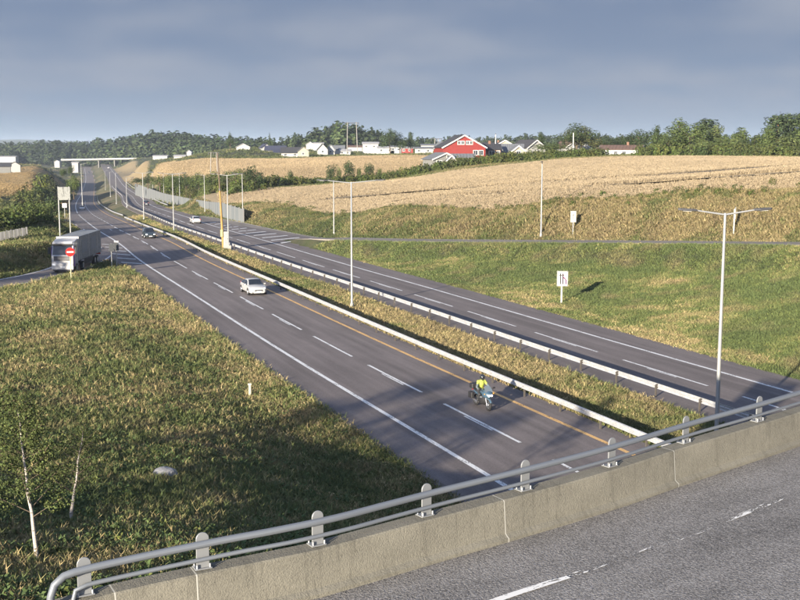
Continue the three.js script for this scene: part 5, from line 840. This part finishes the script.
// ---------------------------------------------------------------- vehicles
const tyreM = M([0.018, 0.018, 0.02], 0.85), rimM = M([0.5, 0.51, 0.53], 0.35, { metalness: 0.8 }), carGlass = new THREE.MeshPhysicalMaterial({ color: rgb(0.015, 0.018, 0.024), roughness: 0.14, clearcoat: 0.3 }), plasticM = M([0.03, 0.03, 0.033], 0.6), lampGlass = new THREE.MeshPhysicalMaterial({ color: rgb(0.75, 0.77, 0.8), roughness: 0.12, clearcoat: 1 }), redLamp = M([0.42, 0.02, 0.02], 0.25), plateM = M([0.8, 0.8, 0.78], 0.5);
function wheel(parent, x, y, z, r, w, side) { const g = new THREE.Group(); g.name = 'wheel'; g.position.set(x, y, z); parent.add(g); const t = new THREE.CylinderGeometry(r, r, w, 24); t.rotateX(Math.PI / 2); const tt = new THREE.TorusGeometry(r - 0.05, 0.06, 8, 24); tt.scale(1, 1, w / 0.13); mesh('tyre', mergeGeometries([t.toNonIndexed(), tt.toNonIndexed()]), tyreM, g); const rm = new THREE.CylinderGeometry(r * 0.62, r * 0.66, 0.02, 20); rm.rotateX(Math.PI / 2); rm.translate(0, 0, side * (w / 2 + 0.012)); const sp = []; for (let i = 0; i < 5; i++) { const b = box(r * 0.14, r * 0.58, 0.03, 0, r * 0.3, side * (w / 2 + 0.02)); b.rotateZ(i * 1.2566); sp.push(b.toNonIndexed()); } mesh('rim', mergeGeometries([rm.toNonIndexed(), ...sp]), rimM, g); return g; }
const SEDAN = { L: 4.62, yb: 0.2, w: pchip([[-2.31, 0.66], [-2.15, 0.80], [-1.6, 0.88], [0, 0.905], [1.5, 0.89], [2.05, 0.80], [2.31, 0.60]]), belt: pchip([[-2.31, 0.80], [-2.1, 0.95], [-1.2, 0.96], [0.4, 0.92], [0.95, 0.90], [1.7, 0.84], [2.15, 0.74], [2.31, 0.60]]), top: pchip([[-2.31, 0.86], [-2.15, 1.03], [-1.75, 1.06], [-1.0, 1.36], [-0.5, 1.435], [-0.1, 1.45], [0.25, 1.40], [1.05, 0.97], [1.4, 0.95], [1.9, 0.88], [2.2, 0.79], [2.31, 0.66]]), wt: pchip([[-2.31, 0.56], [-1.75, 0.68], [-1.0, 0.60], [-0.3, 0.60], [0.25, 0.60], [1.05, 0.72], [1.9, 0.68], [2.31, 0.50]]), ws: [0.27, 1.06], rw: [-1.72, -1.05], side: [-1.5, 0.86] };
const HATCH = { ...SEDAN, L: 4.4, top: pchip([[-2.31, 0.9], [-2.2, 1.08], [-1.75, 1.5], [-1.4, 1.60], [-0.3, 1.66], [0.2, 1.60], [0.95, 1.06], [1.4, 1.0], [1.9, 0.90], [2.2, 0.78], [2.31, 0.62]]), belt: pchip([[-2.31, 0.84], [-2.1, 1.02], [-1.2, 1.04], [0.4, 1.0], [0.95, 0.98], [1.7, 0.88], [2.15, 0.74], [2.31, 0.58]]), yb: 0.26, rw: [-2.15, -1.72], ws: [0.28, 0.92], side: [-1.95, 0.8] };
function carGeo(S) {
  const ring = (x) => { const w = S.w(x), b = S.belt(x), t = Math.max(S.top(x), b + 0.02), wt = Math.min(S.wt(x), w * 0.95), e = Math.abs(x) > 2.1 ? 0.06 : 0, yb = S.yb + e; const h = [[0, yb], [w * 0.82, yb], [w * 0.97, yb + 0.1], [w, mix(yb, b, 0.5)], [w * 0.985, mix(yb, b, 0.8)], [w * 0.955, b], [mix(w * 0.955, wt, 0.55), mix(b, t - 0.05, 0.5)], [wt, t - 0.05], [wt * 0.8, t - 0.008], [0, t + 0.012]]; return h; };
  const xs = []; for (let i = 0; i <= 46; i++) xs.push(-2.31 + 4.62 * i / 46);
  const p = [], idx = []; const rings = xs.map(ring), n = rings[0].length, full = 2 * n - 2;
  rings.forEach((h, i) => { const r = [...h, ...h.slice(1, -1).reverse().map(([z, y]) => [-z, y])]; r.forEach(([z, y]) => p.push(xs[i], y, z)); if (i) for (let k = 0; k < full; k++) { const a = (i - 1) * full + k, b = (i - 1) * full + (k + 1) % full, c = a + full, d = b + full; idx.push(a, b, c, b, d, c); } });
  for (const e of [0, xs.length - 1]) { const c = p.length / 3; p.push(xs[e], 0.5, 0); for (let k = 0; k < full; k++) { const a = e * full + k, b = e * full + (k + 1) % full; idx.push(c, e ? a : b, e ? b : a); } }
  const g = new THREE.BufferGeometry(); g.setAttribute('position', new THREE.Float32BufferAttribute(p, 3)); g.setIndex(idx); const body = toCreasedNormals(g, 0.7);
  const grid = (nu, nv, f) => { const p2 = [], i2 = []; for (let i = 0; i <= nu; i++) for (let j = 0; j <= nv; j++) { p2.push(...f(i / nu, j / nv)); if (i && j) { const a = (i - 1) * (nv + 1) + j - 1, b = a + nv + 1; i2.push(a, a + 1, b, a + 1, b + 1, b); } } const q = new THREE.BufferGeometry(); q.setAttribute('position', new THREE.Float32BufferAttribute(p2, 3)); q.setIndex(i2); q.computeVertexNormals(); return q; };
  const screen = ([a, b], dx) => grid(10, 8, (u, v) => { const x = mix(a, b, u), t = S.top(x), wt = S.wt(x) * 0.93, k = v * 2 - 1; return [x + dx * 0.02, t + 0.022 - 0.035 * Math.abs(k) ** 3, k * wt]; });
  const side = (s) => grid(26, 4, (u, v) => { const x = mix(S.side[0], S.side[1], u), w = S.w(x) * 0.955, b = S.belt(x) + 0.03, t = Math.max(b + 0.005, S.top(x) - 0.09), wt = S.wt(x), f = clamp((t - b) / (S.top(x) - S.belt(x) + 0.001)); const y = mix(b, t, v), z = mix(w, mix(w, wt, f), v) + 0.012; return [x, y, s * (z + 0.01)]; });
  return { body, windscreen: screen(S.ws, 1), rear: screen(S.rw, -1), left: side(-1), right: side(1) };
}
const carGeos = { sedan: carGeo(SEDAN), hatch: carGeo(HATCH) };
function car(kind, label, color, pos, heading, group, lights) { // heading: unit vector of the front
  const S = kind === 'sedan' ? SEDAN : HATCH, G = carGeos[kind], g = thing('car', label, 'car', pos, Math.atan2(-heading.z, heading.x), group), paint = new THREE.MeshPhysicalMaterial({ color: rgb(...color), roughness: 0.35, clearcoat: 0.8, clearcoatRoughness: 0.1 });
  const body = mesh('body', G.body, paint, g); mesh('windscreen', G.windscreen, carGlass, g); mesh('rear_window', G.rear, carGlass, g); mesh('side_window', G.left, carGlass, g); mesh('side_window', G.right, carGlass, g);
  const hb = S.belt(2.15);
  for (const s of [-1, 1]) {
    for (const x of [-1.38, 1.36]) { const a = new THREE.CylinderGeometry(0.385, 0.385, 0.02, 22); a.rotateX(Math.PI / 2); a.translate(x, 0.34, s * (S.w(x) + 0.002)); mesh('wheel_arch', a, plasticM, g); wheel(g, x, 0.32, s * (S.w(x) - 0.09), 0.32, 0.21, s); }
    const hl = new RoundedBoxGeometry(0.30, 0.13, 0.34, 2, 0.05); hl.rotateY(s * 0.45); hl.translate(2.10, hb - 0.03, s * 0.56); mesh('headlight', hl, lights ? new THREE.MeshStandardMaterial({ color: rgb(0.9, 0.9, 0.85), emissive: rgb(1, 0.97, 0.88), emissiveIntensity: 1.2 }) : lampGlass, g);
    const tl = new RoundedBoxGeometry(0.16, 0.2, 0.34, 2, 0.04); tl.rotateY(-s * 0.4); tl.translate(-2.17, S.belt(-2.1) - 0.08, s * 0.6); mesh('tail_light', tl, redLamp, g);
    const mr = new RoundedBoxGeometry(0.12, 0.13, 0.2, 2, 0.04); mr.translate(0.72, S.belt(0.7) + 0.07, s * 0.98); mesh('mirror', mr, paint, g);
    mesh('door_handle', box(0.16, 0.03, 0.03, -0.35, S.belt(-0.3) - 0.12, s * (S.w(-0.3) + 0.005)), plasticM, g);
  }
  const gr = new RoundedBoxGeometry(0.08, 0.14, 0.8, 2, 0.03); gr.translate(2.285, 0.52, 0); mesh('grille', gr, plasticM, g);
  const bp = new RoundedBoxGeometry(0.1, 0.12, 1.25, 2, 0.03); bp.translate(2.255, 0.33, 0); mesh('lower_intake', bp, plasticM, g);
  mesh('number_plate', box(0.02, 0.11, 0.5, 2.335, 0.42, 0), plateM, g); mesh('number_plate', box(0.02, 0.11, 0.5, -2.325, 0.62, 0), plateM, g);
  mesh('rear_bumper', (() => { const q = new RoundedBoxGeometry(0.12, 0.2, 1.3, 2, 0.04); q.translate(-2.26, 0.38, 0); return q; })(), plasticM, g);
  return g;
}
function onLane(road, px, py, o) { const q = atH(px, py, road.h(100)); let D = q[1]; for (let i = 0; i < 30; i++) { const r = ray(px, py); D = (road.h(D) - CAM_H) / r.ay; } const p = road.at(D, o), t = v3(road.slope(D), road.h(D + 0.5) - road.h(D - 0.5), -1).normalize(); return { p, t }; }
{ const a = onLane(roadL, 265, 292, -2.0); car('sedan', 'white sedan coming towards the bridge in the lane by the orange line', [0.40, 0.40, 0.40], a.p, a.t.clone().negate(), 'cars on the motorway'); }
{ const a = onLane(roadL, 153.5, 237.5, -1.9); car('hatch', 'dark oncoming car behind the white sedan', [0.022, 0.032, 0.038], a.p, a.t.clone().negate(), 'cars on the motorway', true); }
{ const a = onLane(roadL, 90.5, 209.5, -5.8); car('sedan', 'small white car far up the oncoming carriageway', [0.52, 0.51, 0.5], a.p, a.t.clone().negate(), 'cars on the motorway'); }
{ const a = onLane(roadR, 199, 223, -1.8); car('sedan', 'white car driving away on the far carriageway', [0.52, 0.52, 0.52], a.p, a.t, 'cars on the motorway'); }
{ const a = onLane(roadR, 147.5, 205.5, -1.8); car('hatch', 'dark car driving away beyond the white one', [0.03, 0.035, 0.05], a.p, a.t, 'cars on the motorway'); }
{ const a = onLane(roadL, 85, 173, -4); car('hatch', 'tiny dark vehicle near the far end of the motorway', [0.03, 0.04, 0.06], a.p, a.t.clone().negate(), 'cars on the motorway'); }
{ const a = onLane(roadR, 106, 168.5, -2); car('hatch', 'tiny white car near the far end of the other carriageway', [0.5, 0.5, 0.5], a.p, a.t, 'cars on the motorway'); }

// lorry on the slip road
{
  const f = atD(63, 271.5, 125), r = atD(92, 261.5, 139.5), p0 = v3(f[0], 0.02, -f[1]), d = v3(r[0] - f[0] + 0.2, 0, -(r[1] - f[1])).normalize(); // d: front to rear
  const g = thing('lorry', 'white lorry with a grey box body turning on the slip road', 'lorry', p0, Math.atan2(d.z, -d.x)); // local +x is forward
  const white = new THREE.MeshPhysicalMaterial({ color: rgb(0.36, 0.355, 0.36), roughness: 0.4, clearcoat: 0.6 }), purple = M([0.20, 0.07, 0.36], 0.4), greyBox = M([0.36, 0.375, 0.385], 0.6, { map: grainT }), dark = M([0.03, 0.03, 0.034], 0.7);
  const cab = new THREE.Group(); cab.name = 'cab'; g.add(cab);
  const cs = new THREE.Shape(); cs.moveTo(-2.1, 0.75); cs.lineTo(-0.06, 0.75); cs.lineTo(0, 1.0); cs.lineTo(0, 1.9); cs.lineTo(-0.12, 2.1); cs.lineTo(-0.38, 3.1); cs.lineTo(-0.62, 3.45); cs.lineTo(-2.1, 3.75); cs.closePath();
  const cg = new THREE.ExtrudeGeometry(cs, { depth: 2.3, bevelEnabled: true, bevelSize: 0.07, bevelThickness: 0.09, bevelSegments: 3 }); cg.translate(0, 0, -1.15); mesh('cab_shell', cg, white, cab);
  const ws = new THREE.Shape(); ws.moveTo(-1.12, -0.1); ws.lineTo(1.12, -0.1); ws.lineTo(1.04, 1.06); ws.lineTo(-1.04, 1.06); ws.closePath(); const wg = new THREE.ShapeGeometry(ws); wg.rotateY(Math.PI / 2); const wm = mesh('windscreen', wg, carGlass, cab); wm.position.set(-0.035, 2.12, 0); wm.rotation.z = 0.255;
  mesh('sun_visor', (() => { const q = new RoundedBoxGeometry(0.3, 0.14, 2.3, 2, 0.05); q.translate(-0.2, 3.24, 0); return q; })(), dark, cab);
  mesh('roof_panel', (() => { const q = new RoundedBoxGeometry(0.1, 0.32, 2.2, 2, 0.04); q.rotateZ(0.7); q.translate(-0.44, 3.46, 0); return q; })(), white, cab);
  mesh('grille', (() => { const q = new RoundedBoxGeometry(0.06, 0.55, 1.9, 2, 0.02); q.translate(0.11, 1.70, 0); return q; })(), M([0.035, 0.033, 0.04], 0.5), cab);
  for (let i = 0; i < 4; i++) mesh('grille_bar', box(0.03, 0.03, 1.8, 0.15, 1.5 + i * 0.13, 0), M([0.2, 0.2, 0.21], 0.4), cab);
  mesh('bumper', (() => { const q = new RoundedBoxGeometry(0.3, 0.72, 2.48, 3, 0.06); q.translate(-0.02, 0.78, 0); return q; })(), white, cab); mesh('number_plate', box(0.02, 0.12, 0.52, 0.14, 0.72, 0), plateM, cab); mesh('front_step', box(0.2, 0.16, 2.2, 0, 0.36, 0), dark, cab);
  for (const s of [-1, 1]) { mesh('headlight', (() => { const q = new RoundedBoxGeometry(0.12, 0.24, 0.42, 2, 0.04); q.translate(0.12, 0.98, s * 0.95); return q; })(), lampGlass, cab); mesh('corner_stripe', box(0.5, 2.3, 0.03, -0.35, 1.9, s * 1.25), purple, cab); mesh('mirror', (() => { const q = new RoundedBoxGeometry(0.14, 0.75, 0.24, 2, 0.05); q.translate(-0.1, 2.6, s * 1.5); return q; })(), dark, cab); mesh('side_window', box(0.9, 0.8, 0.02, -0.95, 2.6, s * 1.26), carGlass, cab); mesh('door_handle', box(0.2, 0.05, 0.04, -1.3, 1.9, s * 1.26), dark, cab); }
  const body = new THREE.Group(); body.name = 'box_body'; g.add(body); const L = 11;
  mesh('box_shell', (() => { const q = new RoundedBoxGeometry(L, 2.75, 2.52, 2, 0.04); q.translate(-2.5 - L / 2, 2.6, 0); return q; })(), greyBox, body);
  mesh('front_frame', box(0.12, 2.8, 2.58, -2.5, 2.6, 0), white, body);
  for (const s of [-1, 1]) { for (const [x, w] of [[-5.2, 2.6], [-9.6, 2.4]]) mesh('side_panel', box(w, 1.5, 0.02, x, 2.7, s * 1.275), M([0.16, 0.19, 0.23], 0.5), body); for (const x of [-3.4, -7.3, -11.5]) mesh('side_rib', box(0.1, 2.7, 0.03, x, 2.6, s * 1.275), white, body); mesh('side_skirt', box(4.2, 0.55, 0.05, -7.2, 0.85, s * 1.2), dark, body); }
  mesh('chassis', box(12.4, 0.28, 0.9, -6.6, 1.0, 0), dark, g);
  for (const x of [-1.35, -4.3, -10.2, -11.5]) for (const s of [-1, 1]) wheel(g, x, 0.5, s * 1.1, 0.5, 0.32, s);
  mesh('rear_light_bar', box(0.08, 0.2, 2.3, -13.52, 1.0, 0), redLamp, g);
}

// motorcycle and its rider
{
  const a = onLane(roadL, 472.5, 404, -2.3), fwd = a.t.clone().negate(), yaw = Math.atan2(-fwd.z, fwd.x), lean = 0.05;
  const g = thing('motorcycle', 'blue and black touring motorcycle with panniers by the orange line', 'motorcycle', a.p, yaw); g.rotation.x = 0; // local +x forward, y up, z to its right
  const blue = new THREE.MeshPhysicalMaterial({ color: rgb(0.045, 0.085, 0.125), roughness: 0.3, clearcoat: 0.8 }), black = M([0.02, 0.02, 0.022], 0.5), chrome = M([0.6, 0.6, 0.62], 0.22, { metalness: 0.9 }), silver = M([0.25, 0.27, 0.3], 0.35, { metalness: 0.4 });
  const mwheel = (x, nm) => { const w = new THREE.Group(); w.name = 'wheel'; w.position.set(x, 0.31, 0); g.add(w); mesh('tyre', new THREE.TorusGeometry(0.25, 0.07, 12, 32), tyreM, w); const sp = [new THREE.TorusGeometry(0.185, 0.014, 6, 24).toNonIndexed()]; for (let i = 0; i < 6; i++) { const b = box(0.025, 0.18, 0.03, 0, 0.09, 0); b.rotateZ(i * Math.PI / 3); sp.push(b.toNonIndexed()); } const hub = new THREE.CylinderGeometry(0.05, 0.05, 0.14, 12); hub.rotateX(Math.PI / 2); sp.push(hub.toNonIndexed()); mesh('rim', mergeGeometries(sp), silver, w); const bd = new THREE.TorusGeometry(0.12, 0.02, 4, 20); bd.translate(0, 0, 0.06); mesh('brake_disc', bd, chrome, w); };
  mwheel(0.76); mwheel(-0.74);
  for (const s of [-1, 1]) mesh('fork', limb(v3(0.77, 0.3, s * 0.1), v3(0.46, 0.98, s * 0.1), 0.028, 0.028, 10), chrome, g);
  const lathe = (pts, seg = 14) => new THREE.LatheGeometry(pts.map(([x, y]) => new THREE.Vector2(x, y)), seg);
  // fairing: a lofted shell around the headlight
  const loft = (secs) => { const n = 14, p = [], idx = []; secs.forEach(([x, y, hy, hz], i) => { for (let k = 0; k < n; k++) { const t = k / n * 6.283, c = Math.cos(t), s2 = Math.sin(t); p.push(x, y + Math.sign(s2) * Math.pow(Math.abs(s2), 0.8) * hy, Math.sign(c) * Math.pow(Math.abs(c), 0.8) * hz); if (i) { const q = (i - 1) * n + k, q2 = (i - 1) * n + (k + 1) % n; idx.push(q, q2, q + n, q2, q2 + n, q + n); } } }); for (const e of [0, secs.length - 1]) { const c = p.length / 3; p.push(secs[e][0], secs[e][1], 0); for (let k = 0; k < n; k++) idx.push(c, e * n + k, e * n + (k + 1) % n); } const q = new THREE.BufferGeometry(); q.setAttribute('position', new THREE.Float32BufferAttribute(p, 3)); q.setIndex(idx); return toCreasedNormals(q, 0.8); };
  mesh('front_fairing', loft([[0.98, 0.86, 0.05, 0.06], [0.93, 0.86, 0.13, 0.16], [0.80, 0.88, 0.20, 0.25], [0.62, 0.90, 0.24, 0.29], [0.48, 0.88, 0.22, 0.27]]), blue, g);
  mesh('belly_fairing', loft([[0.58, 0.52, 0.16, 0.12], [0.42, 0.52, 0.26, 0.22], [0.1, 0.46, 0.24, 0.24], [-0.22, 0.42, 0.16, 0.20]]), black, g);
  mesh('tank', loft([[0.46, 0.92, 0.10, 0.12], [0.34, 0.95, 0.15, 0.18], [0.12, 0.96, 0.16, 0.19], [-0.08, 0.90, 0.11, 0.13], [-0.16, 0.86, 0.07, 0.09]]), blue, g);
  mesh('seat', loft([[-0.08, 0.84, 0.05, 0.11], [-0.25, 0.83, 0.06, 0.16], [-0.50, 0.87, 0.06, 0.16], [-0.72, 0.90, 0.06, 0.14], [-0.82, 0.90, 0.04, 0.09]]), black, g);
  mesh('tail', loft([[-0.3, 0.72, 0.08, 0.12], [-0.6, 0.76, 0.09, 0.14], [-0.95, 0.84, 0.06, 0.1], [-1.02, 0.85, 0.03, 0.06]]), blue, g);
  mesh('front_mudguard', (() => { const q = new THREE.TorusGeometry(0.335, 0.06, 6, 14, 1.9); q.rotateZ(0.5); q.translate(0.76, 0.31, 0); return q; })(), blue, g);
  const wsS = new THREE.Shape(); wsS.moveTo(-0.22, 0); wsS.lineTo(0.22, 0); wsS.quadraticCurveTo(0.24, 0.3, 0.12, 0.42); wsS.lineTo(-0.12, 0.42); wsS.quadraticCurveTo(-0.24, 0.3, -0.22, 0); const wsG = new THREE.ExtrudeGeometry(wsS, { depth: 0.008, bevelEnabled: false }); wsG.rotateY(Math.PI / 2); const wsm = mesh('windshield', wsG, new THREE.MeshPhysicalMaterial({ color: rgb(0.35, 0.42, 0.48), roughness: 0.08, transmission: 0.7, thickness: 0 }), g); wsm.position.set(0.82, 1.03, 0); wsm.rotation.z = 0.75;
  for (const s of [-1, 1]) {
    const hl = new THREE.SphereGeometry(0.06, 12, 8); hl.scale(0.6, 1, 1.3); hl.translate(0.965, 0.87, s * 0.075); mesh('headlight', hl, new THREE.MeshStandardMaterial({ color: rgb(0.9, 0.9, 0.9), emissive: rgb(0.95, 0.97, 1), emissiveIntensity: 0.9 }), g);
    mesh('handlebar', limb(v3(0.46, 1.02, s * 0.04), v3(0.30, 1.08, s * 0.40), 0.014, 0.014, 8), black, g); mesh('grip', limb(v3(0.34, 1.07, s * 0.31), v3(0.29, 1.085, s * 0.43), 0.02, 0.02, 8), black, g);
    mesh('mirror', (() => { const q = new RoundedBoxGeometry(0.05, 0.1, 0.17, 2, 0.02); q.translate(0.55, 1.2, s * 0.42); return q; })(), black, g); mesh('mirror_stalk', limb(v3(0.6, 1.02, s * 0.25), v3(0.55, 1.18, s * 0.4), 0.009, 0.009, 6), black, g);
    mesh('pannier', (() => { const q = new RoundedBoxGeometry(0.46, 0.36, 0.2, 3, 0.05); q.translate(-0.72, 0.62, s * 0.32); return q; })(), black, g);
    mesh('foot_peg', limb(v3(-0.05, 0.36, s * 0.15), v3(-0.05, 0.36, s * 0.33), 0.015, 0.015, 6), chrome, g); mesh('swing_arm', limb(v3(-0.1, 0.42, s * 0.1), v3(-0.74, 0.31, s * 0.1), 0.035, 0.028, 8), silver, g);
    mesh('indicator', (() => { const q = new THREE.SphereGeometry(0.03, 8, 6); q.translate(0.82, 0.95, s * 0.27); return q; })(), M([0.8, 0.35, 0.03], 0.3), g);
  }
  mesh('exhaust', limb(v3(-0.15, 0.34, 0.2), v3(-0.95, 0.42, 0.24), 0.05, 0.065, 12), chrome, g); mesh('engine', (() => { const q = new RoundedBoxGeometry(0.5, 0.36, 0.4, 2, 0.06); q.translate(0.12, 0.52, 0); return q; })(), silver, g); mesh('top_case', (() => { const q = new RoundedBoxGeometry(0.4, 0.3, 0.46, 3, 0.07); q.translate(-1.0, 1.06, 0); return q; })(), black, g);
  mesh('number_plate', box(0.015, 0.16, 0.2, -1.06, 0.66, 0), plateM, g); mesh('tail_light', box(0.03, 0.06, 0.2, -1.03, 0.85, 0), redLamp, g);

  // rider: one continuous body from a field of tapered capsules
  const J = { pelvis: [-0.30, 0.98, 0], chest: [-0.16, 1.34, 0], neck: [-0.08, 1.55, 0], head: [-0.03, 1.70, 0] };
  const bones = [[J.pelvis, J.chest, 0.165, 0.19, 1], [J.chest, J.neck, 0.17, 0.075, 1], [J.neck, J.head, 0.07, 0.09, 3]];
  for (const s of [-1, 1]) {
    const sh = [-0.13, 1.46, s * 0.19], el = [0.04, 1.20, s * 0.36], wr = [0.27, 1.11, s * 0.37], hp = [-0.28, 0.93, s * 0.10], kn = [0.12, 0.80, s * 0.24], an = [-0.10, 0.44, s * 0.24], toe = [0.10, 0.37, s * 0.26];
    bones.push([[-0.13, 1.44, s * 0.08], sh, 0.12, 0.085, 1], [sh, el, 0.078, 0.058, 1], [el, wr, 0.056, 0.042, 1], [hp, kn, 0.108, 0.074, 2], [kn, an, 0.072, 0.054, 2], [an, toe, 0.058, 0.045, 4], [wr, [0.32, 1.085, s * 0.37], 0.042, 0.034, 4]);
    for (let k = 0; k < 4; k++) { const z = s * (0.335 + k * 0.024), l = [1, 1.1, 1.05, 0.85][k]; bones.push([[0.30, 1.09, z], [0.345 * l + 0.005, 1.10, z], 0.014, 0.012, 4], [[0.345 * l + 0.005, 1.10, z], [0.335, 1.055, z], 0.012, 0.010, 4]); }
    bones.push([[0.28, 1.08, s * 0.335], [0.30, 1.05, s * 0.325], 0.014, 0.011, 4]);
  }
  const N = 96, S = 0.72, C = [-0.02, 1.02, 0], mc = new MarchingCubes(N, leafM, false, false, 120000); mc.isolation = 0;
  const sd = (x, y, z) => { let d = 1e9, w = 0; for (const [p, q, r0, r1, c] of bones) { const ax = q[0] - p[0], ay = q[1] - p[1], az = q[2] - p[2], bx = x - p[0], by = y - p[1], bz = z - p[2], t = clamp((ax * bx + ay * by + az * bz) / (ax * ax + ay * ay + az * az)); const e = Math.hypot(bx - ax * t, by - ay * t, bz - az * t) - mix(r0, r1, t); const k = Math.min(0.035, Math.max(r0, r1) * 0.6), h = clamp(0.5 + 0.5 * (d - e) / k); if (e < d) w = c; d = d > 1e8 ? e : mix(d, e, h) - k * h * (1 - h); } return [d, w]; };
  for (let k = 0; k < N; k++) for (let j = 0; j < N; j++) for (let i = 0; i < N; i++) mc.field[i + j * N + k * N * N] = -sd(C[0] + (i - N / 2) / (N / 2) * S, C[1] + (j - N / 2) / (N / 2) * S, C[2] + (k - N / 2) / (N / 2) * S)[0];
  mc.update(); const cnt = mc.count, pos = new Float32Array(cnt * 3), nor = new Float32Array(cnt * 3), col = new Float32Array(cnt * 3), CL = { 1: [0.33, 0.37, 0.07], 2: [0.028, 0.03, 0.034], 3: [0.03, 0.03, 0.03], 4: [0.02, 0.02, 0.022] };
  for (let i = 0; i < cnt; i++) { const x = C[0] + mc.positionArray[i * 3] * S, y = C[1] + mc.positionArray[i * 3 + 1] * S, z = C[2] + mc.positionArray[i * 3 + 2] * S; pos.set([x, y, z], i * 3); nor.set([mc.normalArray[i * 3], mc.normalArray[i * 3 + 1], mc.normalArray[i * 3 + 2]], i * 3); let c = CL[sd(x, y, z)[1]]; if (c === CL[1] && Math.abs(z) > 0.25 && y < 1.36) c = [0.10, 0.12, 0.13]; if (c === CL[1] && y < 1.06) c = CL[2]; col.set(c, i * 3); }
  const bg = new THREE.BufferGeometry(); bg.setAttribute('position', new THREE.BufferAttribute(pos, 3)); bg.setAttribute('color', new THREE.BufferAttribute(col, 3)); const bgm = mergeVertices(bg, 1e-4); bgm.computeVertexNormals();
  const person = thing('person', 'rider in a yellow vest and dark helmet on the touring motorcycle', 'person', a.p, yaw); mesh('body', bgm, new THREE.MeshStandardMaterial({ vertexColors: true, roughness: 0.75 }), person);
  const hel = new THREE.SphereGeometry(0.145, 24, 18), HP = hel.attributes.position; for (let i = 0; i < HP.count; i++) { let x = HP.getX(i), y = HP.getY(i), z = HP.getZ(i); if (x > 0 && y < 0) { x *= 1.12; z *= 0.92; } if (y < -0.09) { y = -0.09 - (y + 0.09) * 0.1; } HP.setXYZ(i, x * 1.1, y * 1.05, z); } hel.computeVertexNormals(); hel.translate(-0.02, 1.72, 0);
  const hm = mesh('helmet', hel, new THREE.MeshPhysicalMaterial({ color: rgb(0.02, 0.022, 0.025), roughness: 0.25, clearcoat: 1 }), person);
  const vis = new THREE.SphereGeometry(0.148, 20, 10, -0.95, 1.9, 1.2, 0.62); vis.rotateY(Math.PI); vis.scale(1.12, 1.05, 1.0); vis.rotateY(Math.PI); vis.translate(-0.015, 1.72, 0); vis.rotateY(0); mesh('visor', (() => { const q = new THREE.SphereGeometry(0.149, 20, 10, Math.PI - 0.95, 1.9, 1.2, 0.6); q.scale(1.13, 1.05, 1.0); q.translate(-0.015, 1.72, 0); return q; })(), carGlass, hm);
}
renderer.render(scene, camera);
